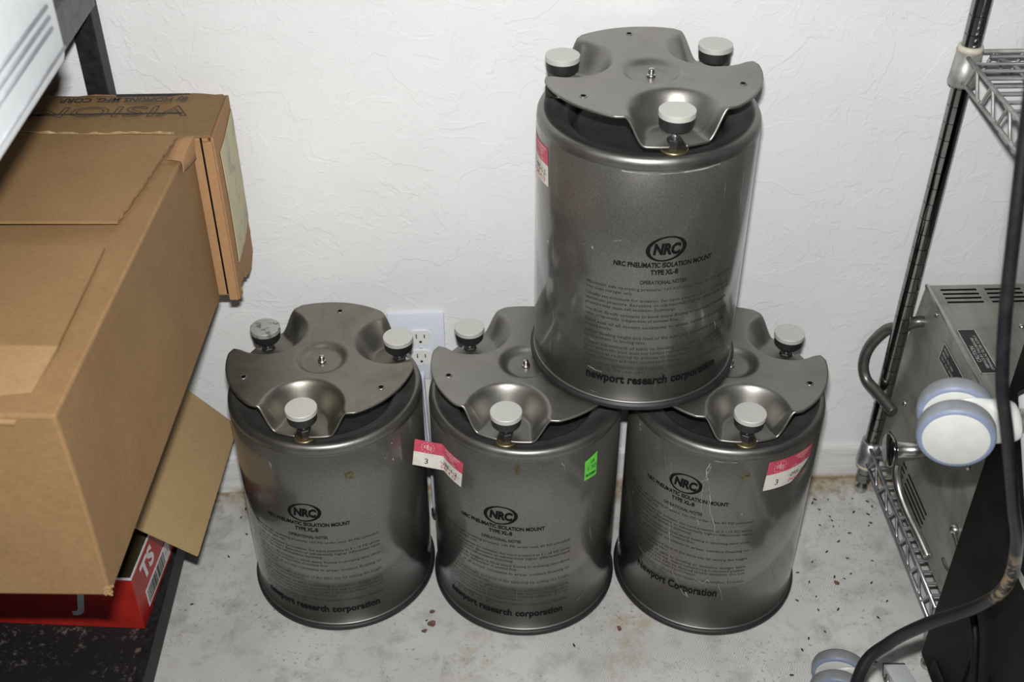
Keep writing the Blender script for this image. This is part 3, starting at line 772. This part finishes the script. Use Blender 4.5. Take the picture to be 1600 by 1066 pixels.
# local: x<=0 leftwards, y 0..0.130, z 0..0.2485
HB = .2370
bm = newbm(); boxmm(bm, (-.56, 0, 0), (-.004, .128, HB))
bmesh.ops.subdivide_edges(bm, edges=bm.edges[:], cuts=9, use_grid_fill=True)
for v in bm.verts:
    fy = v.co.y/.128; fz = v.co.z/HB
    if v.co.x > -.005: v.co.x += .005*math.sin(math.pi*fy)*math.sin(math.pi*fz)
    if v.co.z > HB-.001: v.co.z += -.004*abs(math.sin(v.co.x*19))*fy + .002*math.sin(v.co.x*31)*fy
mk('box_body', bm, MAT_CARD2, Bx, bev=.003)
bm = newbm(); rows = []   # top sheet, rounded down over the back
for i in range(41):
    xx = -.56+.56*i/40; rows.append([Vector((xx, yy, HB+.0008+.0012*math.sin(i*.9)*(yy > .08)-.010*max(0, (yy-.105)/.025)**2+(.0016*math.sin(i*.55) if yy > .1 else 0))) for yy in (-.0015, .03, .06, .09, .105, .118, .128)])
bent_quad_sheet(bm, rows, .0035); mk('top_panel', bm, MAT_CARDOLIVE, Bx, smooth=50)
# end flaps on the right side
bm = newbm(); rows = []
for j in range(9):
    z_ = HB-.002-(HB+.006)*j/8; rows.append([Vector((-.0015+.004*math.sin(math.pi*j/8)*math.sin(math.pi*k/5), .004+.120*k/5, z_+(.012*math.sin(k*1.3) if j == 8 else 0))) for k in range(6)])
bent_quad_sheet(bm, rows, .0035)
for (yy, zz, s) in ((.127, .20, .010), (.128, .155, .006), (.127, .11, .009), (.124, .03, .012), (.02, -.004, .014), (.06, -.003, .010)):
    box(bm, (.0015, yy-.004, zz), (.003, s*.35, s*.8), Matrix.Rotation(.35, 3, 'X'))
mk('end_flap', bm, MAT_CARD2, Bx, smooth=50)
bm = newbm(); boxmm(bm, (-.0105, -.0045, -.004), (.0012, -.0008, HB-.004), .0006); mk('seam_strip', bm, MAT_CARD2, Bx)
bm = newbm(); boxmm(bm, (-.0135, -.0015, .004), (-.0112, -.0002, HB+.001)); mk('open_seam', bm, MAT_DARK, Bx)
bm = newbm(); rows = []
for j in range(7):
    rows.append([Vector((.0024+.0043*max(0, math.sin(math.pi*(HB-.002-(.205+.012*k/5-.165*j/6))/(HB+.006)))*math.sin(math.pi*((.022+.100*k/5)-.004)/.120)+.0004, .022+.100*k/5, .205+.012*k/5-.165*j/6)) for k in range(6)])
bent_quad_sheet(bm, rows, .0006); lb = mk('paper_label', bm, MAT_PAPERLABEL, Bx, smooth=60); lb['label'] = 'yellowed paper label with grey print'
bm = newbm()
Mr = Matrix.Translation((0, 0, HB+.0047)) @ Matrix.Rotation(math.pi, 4, 'Z')
absorb(bm, text_flat('VISION  I', .0400, 0, .1, .2500, 'LEFT', outline=.00045), Matrix.Translation((-.034, .078, HB+.0058)) @ Matrix.Rotation(math.pi, 4, 'Z'))
absorb(bm, text_flat('By HOPKINS MFG. CORP.', .0170, .0004, .1, .1640, 'LEFT'), Matrix.Translation((-.044, .101, HB+.0072)) @ Matrix.Rotation(math.pi, 4, 'Z'))
boxmm(bm, (-.30, .0588, HB+.0040), (-.045, .0602, HB+.0058))
boxmm(bm, (-.14, .1125, HB+.0030), (-.045, .1133, HB+.0066))
mk('top_print', bm, MAT_PEN, Bx)

# ---------------- red box on the lowest shelf
rb = empty('red_box', (-.4915, -.371, .085), (0, 0, R(-5))); tag(rb, 'red printed box on the lowest shelf of the black rack, under the big cardboard box', 'box')
bm = newbm(); boxmm(bm, (-.23, 0, 0), (0, .262, .108), .0012)
for f in bm.faces: f.material_index = 1 if f.calc_center_median().z > .1075 else 0
mk('carton', bm, [MAT_RED, MAT_OLIVE], rb)
bm = newbm(); boxmm(bm, (-.0006, 0.0, .1040), (.0004, .262, .1086)); boxmm(bm, (-.23, -.0004, .1040), (0, .0006, .1086)); mk('white_edge', bm, MAT_WHITEPRINT, rb)
bm = newbm()
Mt = Matrix.Translation((.0006, .034, .062)) @ Matrix.Rotation(R(90), 4, 'Z') @ Matrix.Rotation(R(90), 4, 'X')
absorb(bm, text_flat('TS', .046, .0020, -.12, None, 'LEFT'), Mt)
absorb(bm, text_flat('J', .060, .0018, .2), Matrix.Translation((-.085, -.0006, .040)) @ Matrix.Rotation(R(90), 4, 'X'))
mk('white_lettering', bm, MAT_WHITEPRINT, rb)
bm = newbm(); boxmm(bm, (.0003, .030, .014), (.0008, .135, .046)); bc = mk('barcode_label', bm, MAT_WHITEPRINT, rb)
bm = newbm(); yy = .034
while yy < .110:
    wd = rnd.choice((.0007, .0012, .0018)); boxmm(bm, (.0008, yy, .018), (.0011, yy+wd, .042)); yy += wd+rnd.choice((.0008, .0014, .002))
absorb(bm, text_flat('FG', .010), Matrix.Translation((.0010, .122, .026)) @ Matrix.Rotation(R(90), 4, 'Z') @ Matrix.Rotation(R(90), 4, 'X'))
mk('barcode_bars', bm, MAT_PEN, bc)

# ---------------- small open carton on the red box, its flap hanging out
oc = empty('open_carton', (-.470, -.06, .1945)); tag(oc, 'small tan carton on the red box with one wide flap hanging out towards the floor', 'box')
bm = newbm(); boxmm(bm, (-.22, -.185, 0), (-.002, 0, .112), .001); mk('carton_body', bm, MAT_CARD2, oc)
bm = newbm()
c0, c1, c2, c3 = Vector((-.0, -.311, .1045)), Vector((.077, -.305, .0355)), Vector((.085, -.017, .0185)), Vector((0, -.017, .1165))
rows = [[c0.lerp(c1, u/4).lerp(c3.lerp(c2, u/4), v/6) for u in range(5)] for v in range(7)]
bent_quad_sheet(bm, rows, .0035); fo = mk('open_flap', bm, [MAT_CARD3], oc); fo['label'] = 'large tan flap sloping down and outwards'

# grey bin at the far left of the lowest shelf
gb = None
bm = newbm(); boxmm(bm, (-.98, -.33, .085), (-.735, -.07, .255), .006); 
gb = mk('plastic_bin', bm, MAT_GREYP); tag(gb, 'blue-grey plastic bin on the lowest shelf, left of the red box', 'bin')
bm = newbm(); boxmm(bm, (-.988, -.338, .240), (-.727, -.062, .258), .004); mk('bin_rim', bm, MAT_GREYP, gb)

# ---------------- white appliance at top left
wa = empty('white_appliance', (-.62, -.8, .935)); tag(wa, 'white plastic appliance with long ridges on the top shelf, nearest the camera', 'appliance')
bm = newbm(); boxmm(bm, (-.90, -.598, .941), (-.505, -.47, 1.000), .004); mk('pedestal', bm, MAT_WHITEP, wa, world=True)
bm = newbm(); boxmm(bm, (-.95, -.90, .996), (-.372, -.455, 1.26), .010); mk('housing', bm, MAT_WHITEP, wa, world=True, smooth=35)
for zz in (1.036, 1.046, 1.056, 1.105):
    bm = newbm(); tube(bm, [(-.3722, -.88, zz), (-.3722, -.482, zz)], .0022, 8); mk('moulded_ridge', bm, MAT_WHITEGROOVE, wa, world=True)
bm = newbm(); tube(bm, [(-.3722, -.89, 1.010), (-.3722, -.462, 1.010)], .0018, 8); mk('moulded_ridge', bm, MAT_WHITEGROOVE, wa, world=True)
for (px, py) in ((-.86, -.58), (-.86, -.50), (-.56, -.58), (-.56, -.50)):
    bm = newbm(); lathe(bm, [(0, .935), (.014, .935), (.014, .942), (0, .942)], 20, Matrix.Translation((px, py, 0))); mk('foot', bm, MAT_RUBBER, wa, world=True)

# ================================================================== WIRE SHELVING (right)
ws = empty('wire_shelving', (.95, -.22, 0)); tag(ws, 'chrome wire shelving unit with ringed post at the right', 'shelving')
PX, PY, PX2, PY2 = .654, -.042, 1.24, -.412
def post(px, py):
    prof = [(0, .030), (.0127, .030)]; zc = .048
    while zc < 1.75:
        prof += [(.0127, zc-.0011), (.0116, zc-.0006), (.0116, zc+.0004), (.0127, zc+.0009)]; zc += .0254
    prof += [(.0127, 1.75), (0, 1.752)]
    bm = newbm(); lathe(bm, prof, 64, Matrix.Translation((px, py, 0))); p_ = mk('post', bm, MAT_CHROME, ws, world=True, smooth=20)
    bm = newbm(); lathe(bm, [(0, 0), (.006, .001), (.0105, .006), (.0115, .012), (.0095, .019), (.005, .024), (.005, .032), (0, .032)], 24, Matrix.Translation((px, py, 0)))
    mk('levelling_foot', bm, MAT_STEEL, p_, world=True)
for px in (PX, PX2):
    for py in (PY, PY2): post(px, py)
def truss(bm, p, q, zt, zb, n):
    p = Vector((p[0], p[1], 0)); q = Vector((q[0], q[1], 0))
    tube(bm, [p+Vector((0, 0, zt)), q+Vector((0, 0, zt))], .0030, 10); tube(bm, [p+Vector((0, 0, zb)), q+Vector((0, 0, zb))], .0030, 10)
    pts = []
    for i in range(n):
        for (f_, z_) in ((.08, zb+.002), (.22, zb+.001), (.50, zt-.003), (.62, zt-.003), (.95, zb+.004)):
            pts.append(p.lerp(q, (i+f_)/n)+Vector((0, 0, z_)))
    tube(bm, spline(pts, 3), .0023, 8)
for (zt, mt, top) in ((.113, MAT_WIRE, False), (.806, MAT_WIREDIRTY, True)):
    zb = zt-.034
    bm = newbm(); tube(bm, [(PX-.004, PY, zt), (PX-.004, PY2, zt)], .0001, 4)
    bm.free(); bm = newbm()
    truss(bm, (PX-.006, PY-.014), (PX-.006, PY2+.014), zt, zb, 6)
    sf = mk('shelf_side_truss', bm, mt, ws, world=True)
    bm = newbm(); truss(bm, (PX+.016, PY+.006), (PX2-.016, PY+.006), zt, zb, 14); mk('shelf_rear_truss', bm, mt, sf, world=True)
    bm = newbm(); truss(bm, (PX+.016, PY2-.006), (PX2-.016, PY2-.006), zt, zb, 14); mk('shelf_front_truss', bm, mt, sf, world=True)
    bm = newbm(); truss(bm, (PX2+.006, PY-.014), (PX2+.006, PY2+.014), zt, zb, 8); mk('shelf_side_truss', bm, mt, sf, world=True)
    bm = newbm(); yy = PY-.016; k = 0
    while yy > PY2+.01:
        tube(bm, [(PX-.006+(.028 if k == 0 else 0), yy, zt+.002), (PX2+.006, yy, zt+.002)], .0024, 8); yy -= .0225; k += 1
    mk('deck_wires', bm, MAT_WIRE, sf, world=True)
    for xx in (PX+.05, PX+.25, PX+.45):
        bm = newbm(); tube(bm, [(xx-.02, PY, zt-.003), (xx+.0, PY-.03, zt-.003), (xx, PY2, zt-.003)], .0026, 8); mk('deck_brace', bm, mt, sf, world=True)
    for px in (PX, PX2):
        for py in (PY, PY2):
            bm = newbm(); lathe(bm, [(.0128, zt+.006), (.0165, zt+.006), (.0195, zb-.006), (.0185, zb-.009), (.0128, zb-.009)], 28, Matrix.Translation((px, py, 0)))
            cl = mk('shelf_collar', bm, mt, sf, world=True)
            bm = newbm()
            if top: lathe(bm, [(.0128, zt+.012), (.0160, zt+.0115), (.0175, zt+.005), (.0128, zt+.004)], 28, Matrix.Translation((px, py, 0)))
            else: lathe(bm, [(.0128, zb-.008), (.0188, zb-.008), (.0178, zb-.015), (.0128, zb-.016)], 28, Matrix.Translation((px, py, 0)))
            mk('sleeve_ring', bm, MAT_SLEEVE, cl, world=True)

# ---------------- stainless bath appliance on the lower shelf
AX, AY0, AY1, AZ0, AZ1 = .686, -.372, -.022, .1185, .420
MAT_SATIN = plain('satin_grey_steel', (.17, .165, .155, 1), .38, .8, .5, .06)
ap = empty('stainless_appliance', (.85, -.17, AZ0)); tag(ap, 'stainless steel bath appliance with vent slots and caution label on the lower wire shelf', 'appliance')
bm = newbm(); boxmm(bm, (AX, AY0, AZ0), (1.14, AY1, AZ1), 0)
for v in bm.verts:
    if v.co.x < .8 and v.co.z < .2: v.co.x = .661
bmesh.ops.bevel(bm, geom=bm.edges[:], offset=.0012, segments=1, affect='EDGES'); mk('housing', bm, MAT_INOX, ap, world=True)
bm = newbm(); boxmm(bm, (AX-.0010, AY0-.001, AZ1-.003), (AX+.004, AY1+.001, AZ1+.0016), .0008); mk('top_edge', bm, MAT_STEEL, ap, world=True)
for c_ in range(3):
    for r_ in range(4):
        y_ = -.036-.0108*r_; x_ = AX+.016+c_*.068
        bm = newbm(); tube(bm, [(x_+.002, y_, AZ1), (x_+.057, y_, AZ1)], .0023, 10, flat=.35); mk('vent_slot', bm, MAT_DARK, ap, world=True)
for g_ in range(2):
    for r_ in range(4):
        y0_ = -.075-.10*g_; z_ = AZ0+.020+.0095*r_
        bm = newbm(); tube(bm, [(.661+(z_-AZ0)*.083, y0_, z_), (.661+(z_-AZ0)*.083, y0_-.088, z_)], .0014, 8, flat=1); mk('side_slot', bm, MAT_DARK, ap, world=True)
def plate_label(name, M_, w_, h_, lines):
    bm = newbm(); box(bm, (w_/2, h_/2, .0002), (w_, h_, .0004)); lb_ = mk(name, bm, MAT_LABELBK, ap)
    lb_.matrix_basis = ap.matrix_basis.inverted() @ M_
    bm = newbm()
    for a, b in (((0, 0), (w_, .0014)), ((0, h_-.0014), (w_, h_)), ((0, 0), (.0014, h_)), ((w_-.0014, 0), (w_, h_))): boxmm(bm, (a[0], a[1], .0004), (b[0], b[1], .0007))
    for (t, sz, xx, yy, wd) in lines: absorb(bm, text_flat(t, sz, .0001, 0, wd, 'LEFT'), Matrix.Translation((xx, yy, .0007)))
    mk('label_print', bm, MAT_LABELTX, lb_)
# on top: text reads from the left side, running towards the wall
plate_label('caution_label', Matrix.Translation((.721, -.240, AZ1+.0002)) @ Matrix.Rotation(R(90), 4, 'Z'), .103, .027,
            [('CAUTION', .0085, .026, .0165, .036), ('SERVICE BY TAG BEFORE', .0055, .012, .0105, .07), ('OPENING AC FILTER SUPPLY', .0055, .008, .0045, .08)])
Ml = Matrix.Translation((AX-.0050, -.135, .366)) @ Matrix.Rotation(R(4.7), 4, 'Y') @ Matrix.Rotation(R(-90), 4, 'Z') @ Matrix.Rotation(R(90), 4, 'X')
plate_label('rating_label', Ml, .095, .030, [('MODEL', .006, .006, .021, None), ('SERIAL NO. 1500', .006, .006, .0135, None), ('120 V  12 A  60 HZ', .006, .006, .006, None)])
def screw(name, p, d, r_=.0055, mat=MAT_STEEL):
    bm = newbm(); lathe(bm, [(0, 0), (r_, 0), (r_*.9, r_*.4), (r_*.4, r_*.75), (0, r_*.8)], 20, zalign(d, p)); mk(name, bm, mat, ap, world=True)
screw('screw', (AX-.0010, -.084, .409), (-1, 0, 0), .0048); screw('screw', (.793, -.132, AZ1), (0, 0, 1), .0055); screw('screw', (AX-.0150, -.087, .2385), (-1, 0, 0), .0065); screw('screw', (AX-.0186, -.330, .330), (-1, 0, 0), .006)
bm = newbm(); tube(bm, spline([(AX+.002, -.052, .372), (AX-.014, -.050, .371), (.655, -.034, .350), (.640, -.022, .335), (.622, -.018, .300), (.617, -.022, .268), (.622, -.034, .246), (.634, -.056, .238), (.645, -.082, .232), (.651, -.097, .229)], 6), .0088, 16)
h_ = mk('bent_handle', bm, MAT_SATIN, ap, world=True)
# drain valve: flange disc, body, and spout tube
bm = newbm(); lathe(bm, [(0, 0), (.0245, 0), (.0255, .002), (.0255, .005), (.0235, .007), (.010, .008), (.009, .013), (0, .013)], 40, zalign((1, .0, -.02), (.600, -.220, .262))); vd = mk('valve_flange', bm, MAT_CHROME, ap, world=True)
bm = newbm(); lathe(bm, [(0, 0), (.0100, 0), (.0100, .006), (.0070, .008), (.0070, .004), (.0118, .004), (.0118, .078), (0, .078)], 28, zalign((1, 0, -.02), (.606, -.220, .262))); mk('valve_body', bm, MAT_STEEL, vd, world=True)
bm = newbm(); lathe(bm, [(0, 0), (.0090, 0), (.0090, .014), (0, .014)], 6, zalign((0, -.2, -1), (.618, -.222, .254)));
for f in bm.faces: f.smooth = False
mk('spout_nut', bm, MAT_STEEL, vd, world=True)
bm = newbm(); tube(bm, spline([(.618, -.224, .244), (.618, -.230, .226), (.621, -.246, .205), (.628, -.274, .188), (.637, -.305, .174), (.646, -.338, .158)], 6), .0066, 16); mk('spout_tube', bm, MAT_STEEL, vd, world=True)

bm = newbm(); tube(bm, [(.6625+.002, -.355+.030*math.cos(t), .190+.030*math.sin(t)) for t in [R(a) for a in range(60, 300, 8)]], .0028, 10); cl_ = mk('tube_clip', bm, MAT_SATIN, ap, world=True)
bm = newbm(); lathe(bm, [(0, 0), (.008, 0), (.0085, .004), (.005, .009), (0, .010)], 20, zalign((-1, 0, 0), (.670, -.345, .222))); mk('clip_screw', bm, MAT_STEEL, cl_, world=True)
# ---------------- black case in front of the shelving
cs = empty('black_case', (.90, -.62, 0)); tag(cs, 'tall black equipment case standing in front of the wire shelving at lower right', 'case')
bm = newbm(); boxmm(bm, (.628, -.86, .055), (1.15, -.427, .66), .004); mk('case_body', bm, MAT_CASE, cs, world=True)
for k in range(4):
    bm = newbm(); boxmm(bm, (.6268, -.70+.05*k, .10), (.6285, -.695+.05*k, .22)); mk('groove', bm, MAT_DARK, cs, world=True)
bm = newbm(); boxmm(bm, (.6240, -.75, .07), (.6285, -.47, .095), .002); mk('lower_trim', bm, MAT_CASE2, cs, world=True)
bm = newbm(); tube(bm, spline([(.628, -.52, .27), (.617, -.53, .27), (.615, -.56, .25), (.617, -.60, .17), (.628, -.605, .16)], 5), .005, 10); mk('carry_handle', bm, MAT_CASE, cs, world=True)
bm = newbm(); boxmm(bm, (.6272, -.600, .385), (.6282, -.566, .396)); lbw = mk('small_label', bm, MAT_LABELTX, cs, world=True)
for (px, py) in ((.67, -.45), (.67, -.82), (1.11, -.45), (1.11, -.82)):
    bm = newbm(); lathe(bm, [(0, 0), (.016, 0), (.018, .056), (0, .056)], 20, Matrix.Translation((px, py, 0))); mk('foot', bm, MAT_RUBBER, cs, world=True)

# ================================================================== ROLLING STAND LYING ON ITS SIDE
sd = empty('rolling_stand', (.60, -.80, 0)); tag(sd, 'white rolling stand base tipped on its side with grey twin-wheel casters, lower right', 'stand')
HUB = Vector((.535, -1.00, .33))
def caster(center, stem_dir, leg_to):
    """center between the twin wheels; axle along y"""
    c = Vector(center); ro = empty('caster', c-Vector(sd.location)); ro.parent = sd
    Mx = Matrix.Rotation(R(3), 4, 'X') @ Matrix.Rotation(R(90), 4, 'X')
    for s in (-1, 1):
        T_ = Matrix.Rotation(R(-18), 4, 'Z') @ Matrix.Translation((0, s*.0185, 0)) @ Matrix.Rotation(R(90), 4, 'X')
        bm = newbm()
        hw = .0105
        prof = [(.0310, -hw), (.0355, -hw), (.0380, -hw+.0025), (.0390, -hw+.006), (.0390, hw-.006), (.0380, hw-.0025), (.0355, hw), (.0310, hw)]
        lathe(bm, prof, 56, T_)
        for f in bm.faces:
            cc_ = Matrix.Rotation(R(18), 3, 'Z') @ f.calc_center_median(); rr = math.hypot(cc_.x, cc_.z); f.material_index = 1 if rr < .0372 else 0
        wv_ = mk('caster_wheel', bm, [MAT_TREAD, MAT_TREADB], ro)
        bm = newbm(); lathe(bm, [(0, hw+.0012), (.0312, hw+.0010), (.0328, hw), (.0332, hw-.0015), (.0332, -hw+.0015), (.0325, -hw), (.024, -hw+.001), (.0235, -hw+.003), (.012, -hw+.003), (.0115, -hw), (0, -hw)], 56, T_); mk('wheel_disc', bm, MAT_CASTERW, wv_, smooth=40)
    # hood between the wheels, widening to a round neck along the stem
    d = Vector(stem_dir).normalized(); side = Vector((0, 1, 0)); upv = d.cross(side).normalized()*-1
    bm = newbm(); rings = []; n = 24
    secs = [(-.030, .0055, .010, .010), (-.015, .0060, .024, .004), (0, .0070, .031, 0), (.014, .0075, .0330, 0), (.030, .0090, .0300, 0), (.037, .0200, .0260, 0), (.043, .0225, .0235, 0), (.049, .0228, .0228, 0), (.054, .0220, .0220, 0), (.058, .0200, .0200, 0), (.060, .0140, .0140, 0)]
    for (t, wy, hz, oz) in secs:
        rings.append([bm.verts.new(d*t+side*wy*math.cos(2*math.pi*k/n)+upv*(hz*math.sin(2*math.pi*k/n)+oz)) for k in range(n)])
    for a, b in zip(rings, rings[1:]):
        for k in range(n): bm.faces.new((a[k], a[(k+1) % n], b[(k+1) % n], b[k])).smooth = True
    bm.faces.new(rings[0][::-1]); bm.faces.new(rings[-1])
    mk('caster_hood', bm, MAT_CASTERW, ro, smooth=50)
    bm = newbm(); lathe(bm, [(0, .058), (.0085, .058), (.0085, .064), (.013, .065), (.013, .069), (0, .069)], 24, zalign(d)); mk('caster_stem', bm, MAT_STEEL, ro)
    return c+d*.084
def leg(p, q, end_ext):
    p = Vector(p); q = Vector(q); d = (q-p).normalized(); L_ = (q-p).length
    u = Vector((1, 0, 0)); u = (u-d*u.dot(d)).normalized(); v = d.cross(u)
    M_ = Matrix((u, v, d)).transposed().to_4x4(); M_.translation = p - d*end_ext
    bm = newbm(); vs = box(bm, (0, 0, (L_+end_ext)/2), (.032, .032, L_+end_ext), None, .003)
    bmesh.ops.transform(bm, matrix=M_, verts=bm.verts); lg = mk('stand_leg', bm, MAT_ENAMEL, sd, world=True, smooth=40)
    bm = newbm(); box(bm, (0, 0, -.002), (.0315, .0315, .004), None, .001); bmesh.ops.transform(bm, matrix=M_, verts=bm.verts); mk('leg_end_cap', bm, MAT_RUBBER, lg, world=True)
e1 = caster((.491, -.585, .640), (1, -.14, .12), None)
e2 = caster((.502, -.462, .0405), (1, -.14, .10), None)
leg(e1, HUB, .028); leg(e2, HUB, .028)
bm = newbm(); lathe(bm, [(0, -.03), (.034, -.03), (.036, -.026), (.036, .026), (.034, .03), (0, .03)], 36, zalign((1, 0, .05), HUB)); mk('stand_hub', bm, MAT_ENAMEL, sd, world=True)
bm = newbm(); tube(bm, [HUB+Vector((.02, 0, 0)), HUB+Vector((.75, -.02, -.29))], .014, 20); mk('stand_pole', bm, MAT_ENAMEL, sd, world=True)
leg((.78, -1.34, .03), HUB, .0)

# ================================================================== HOSE
CORD = [(.410, -.669, 1.152), (.411, -.676, 1.127), (.421, -.687, 1.03), (.426, -.700, .964), (.434, -.714, .88), (.443, -.729, .811), (.455, -.742, .763), (.486, -.738, .671), (.507, -.731, .613), (.524, -.714, .537), (.525, -.681, .464), (.496, -.646, .393), (.473, -.620, .327), (.445, -.627, .284), (.425, -.680, .200), (.42, -.78, .10), (.44, -.95, .030), (.50, -1.15, .0085), (.60, -1.35, .0085)]
CORD = [(.40, -.66, 1.55)]+CORD
bm = newbm(); cpts = spline(CORD, 8); tube(bm, cpts, .0066, 16, radii=[.0056+.0018*min(1, max(0, (i/8-8)/4)) for i in range(len(cpts))])
tag(mk('rubber_hose', bm, MAT_CORD), 'thick black hose with a dried mud patch, hanging in front at the right', 'hose')

# ================================================================== FLOOR DEBRIS
PEL = [(0.587, -0.101), (0.653, -0.098), (0.652, -0.118), (0.647, -0.124), (0.587, -0.124), (0.587, -0.158), (0.562, -0.18), (0.631, -0.202), (0.592, -0.195), (0.533, -0.201), (0.504, -0.223), (0.561, -0.234), (0.576, -0.238), (0.518, -0.243), (0.589, -0.228), (0.617, -0.248), (0.522, -0.273), (0.631, -0.286), (0.519, -0.3), (0.519, -0.342), (0.608, -0.318), (0.658, -0.405), (0.491, -0.354), (0.476, -0.375), (0.636, -0.060), (0.660, -0.068), (0.665, -0.08), (0.63, -0.092), (0.588, -0.110), (0.571, -0.06), (0.565, -0.068), (0.594, -0.061), (0.573, -0.084), (-0.417, -0.158), (-0.459, -0.256), (-0.395, -0.109), (-0.405, -0.05), (-0.41, -0.07), (0.133, -0.355), (-0.091, -0.30), (.49, -.28), (.55, -.30), (.58, -.40), (.45, -.42), (.565, -.12), (.61, -.14)]
bm = newbm(); bmesh.ops.create_icosphere(bm, subdivisions=2, radius=1)
for v in bm.verts: v.co = Vector((v.co.x*.0034, v.co.y*.0014, v.co.z*.0012+.0011))
for f in bm.faces: f.smooth = True
p0 = mk('dark_pellet', bm, MAT_PELLET)
for i, (px, py) in enumerate(PEL):
    o = p0 if i == 0 else p0.copy()
    if i: COL.objects.link(o)
    o.location = (px, py, 0); o.rotation_euler = (0, 0, rnd.uniform(0, 3.1)); s = rnd.uniform(.75, 1.15); o.scale = (s, s, s)
    if px >= .45: tag(o, 'tiny dark pellet scattered on the floor between the mounts and the wire shelving', 'pellet', 'dark pellets on the floor by the wire shelving')
    elif px < -.3: tag(o, 'tiny dark pellet on the floor between the rack and the stained mount', 'pellet', 'dark pellets on the floor by the black rack')
    else: tag(o, 'tiny dark pellet on the floor by the gap between middle and scratched mounts' if px > 0 else 'tiny dark pellet on the floor between the two left mounts', 'pellet')
FLK = [(-0.083, -0.283, 1.0, 'small brown flake behind the others between the two left mounts'), (-0.083, -0.306, 1.5, 'larger brown flake on the floor between the two left mounts'), (-0.094, -0.32, .9, 'pale brown flake nearest the camera between the two left mounts'), (0.562, -0.246, 1.1, 'brown flake on the floor right of the scratched mount'), (0.205, -0.325, 1.0, 'tan flake on the floor between the middle and right mounts')]
for (px, py, s, lab) in FLK:
    bm = newbm(); n = 9
    poly_prism(bm, [(.0055*s*rnd.uniform(.6, 1.1)*math.cos(2*math.pi*i/n), .0042*s*rnd.uniform(.6, 1.1)*math.sin(2*math.pi*i/n)) for i in range(n)], .0002, .0012)
    o = mk('brown_flake', bm, MAT_FLAKE, loc=(px, py, 0), rot=(0, 0, rnd.uniform(0, 3))); tag(o, lab, 'flake')
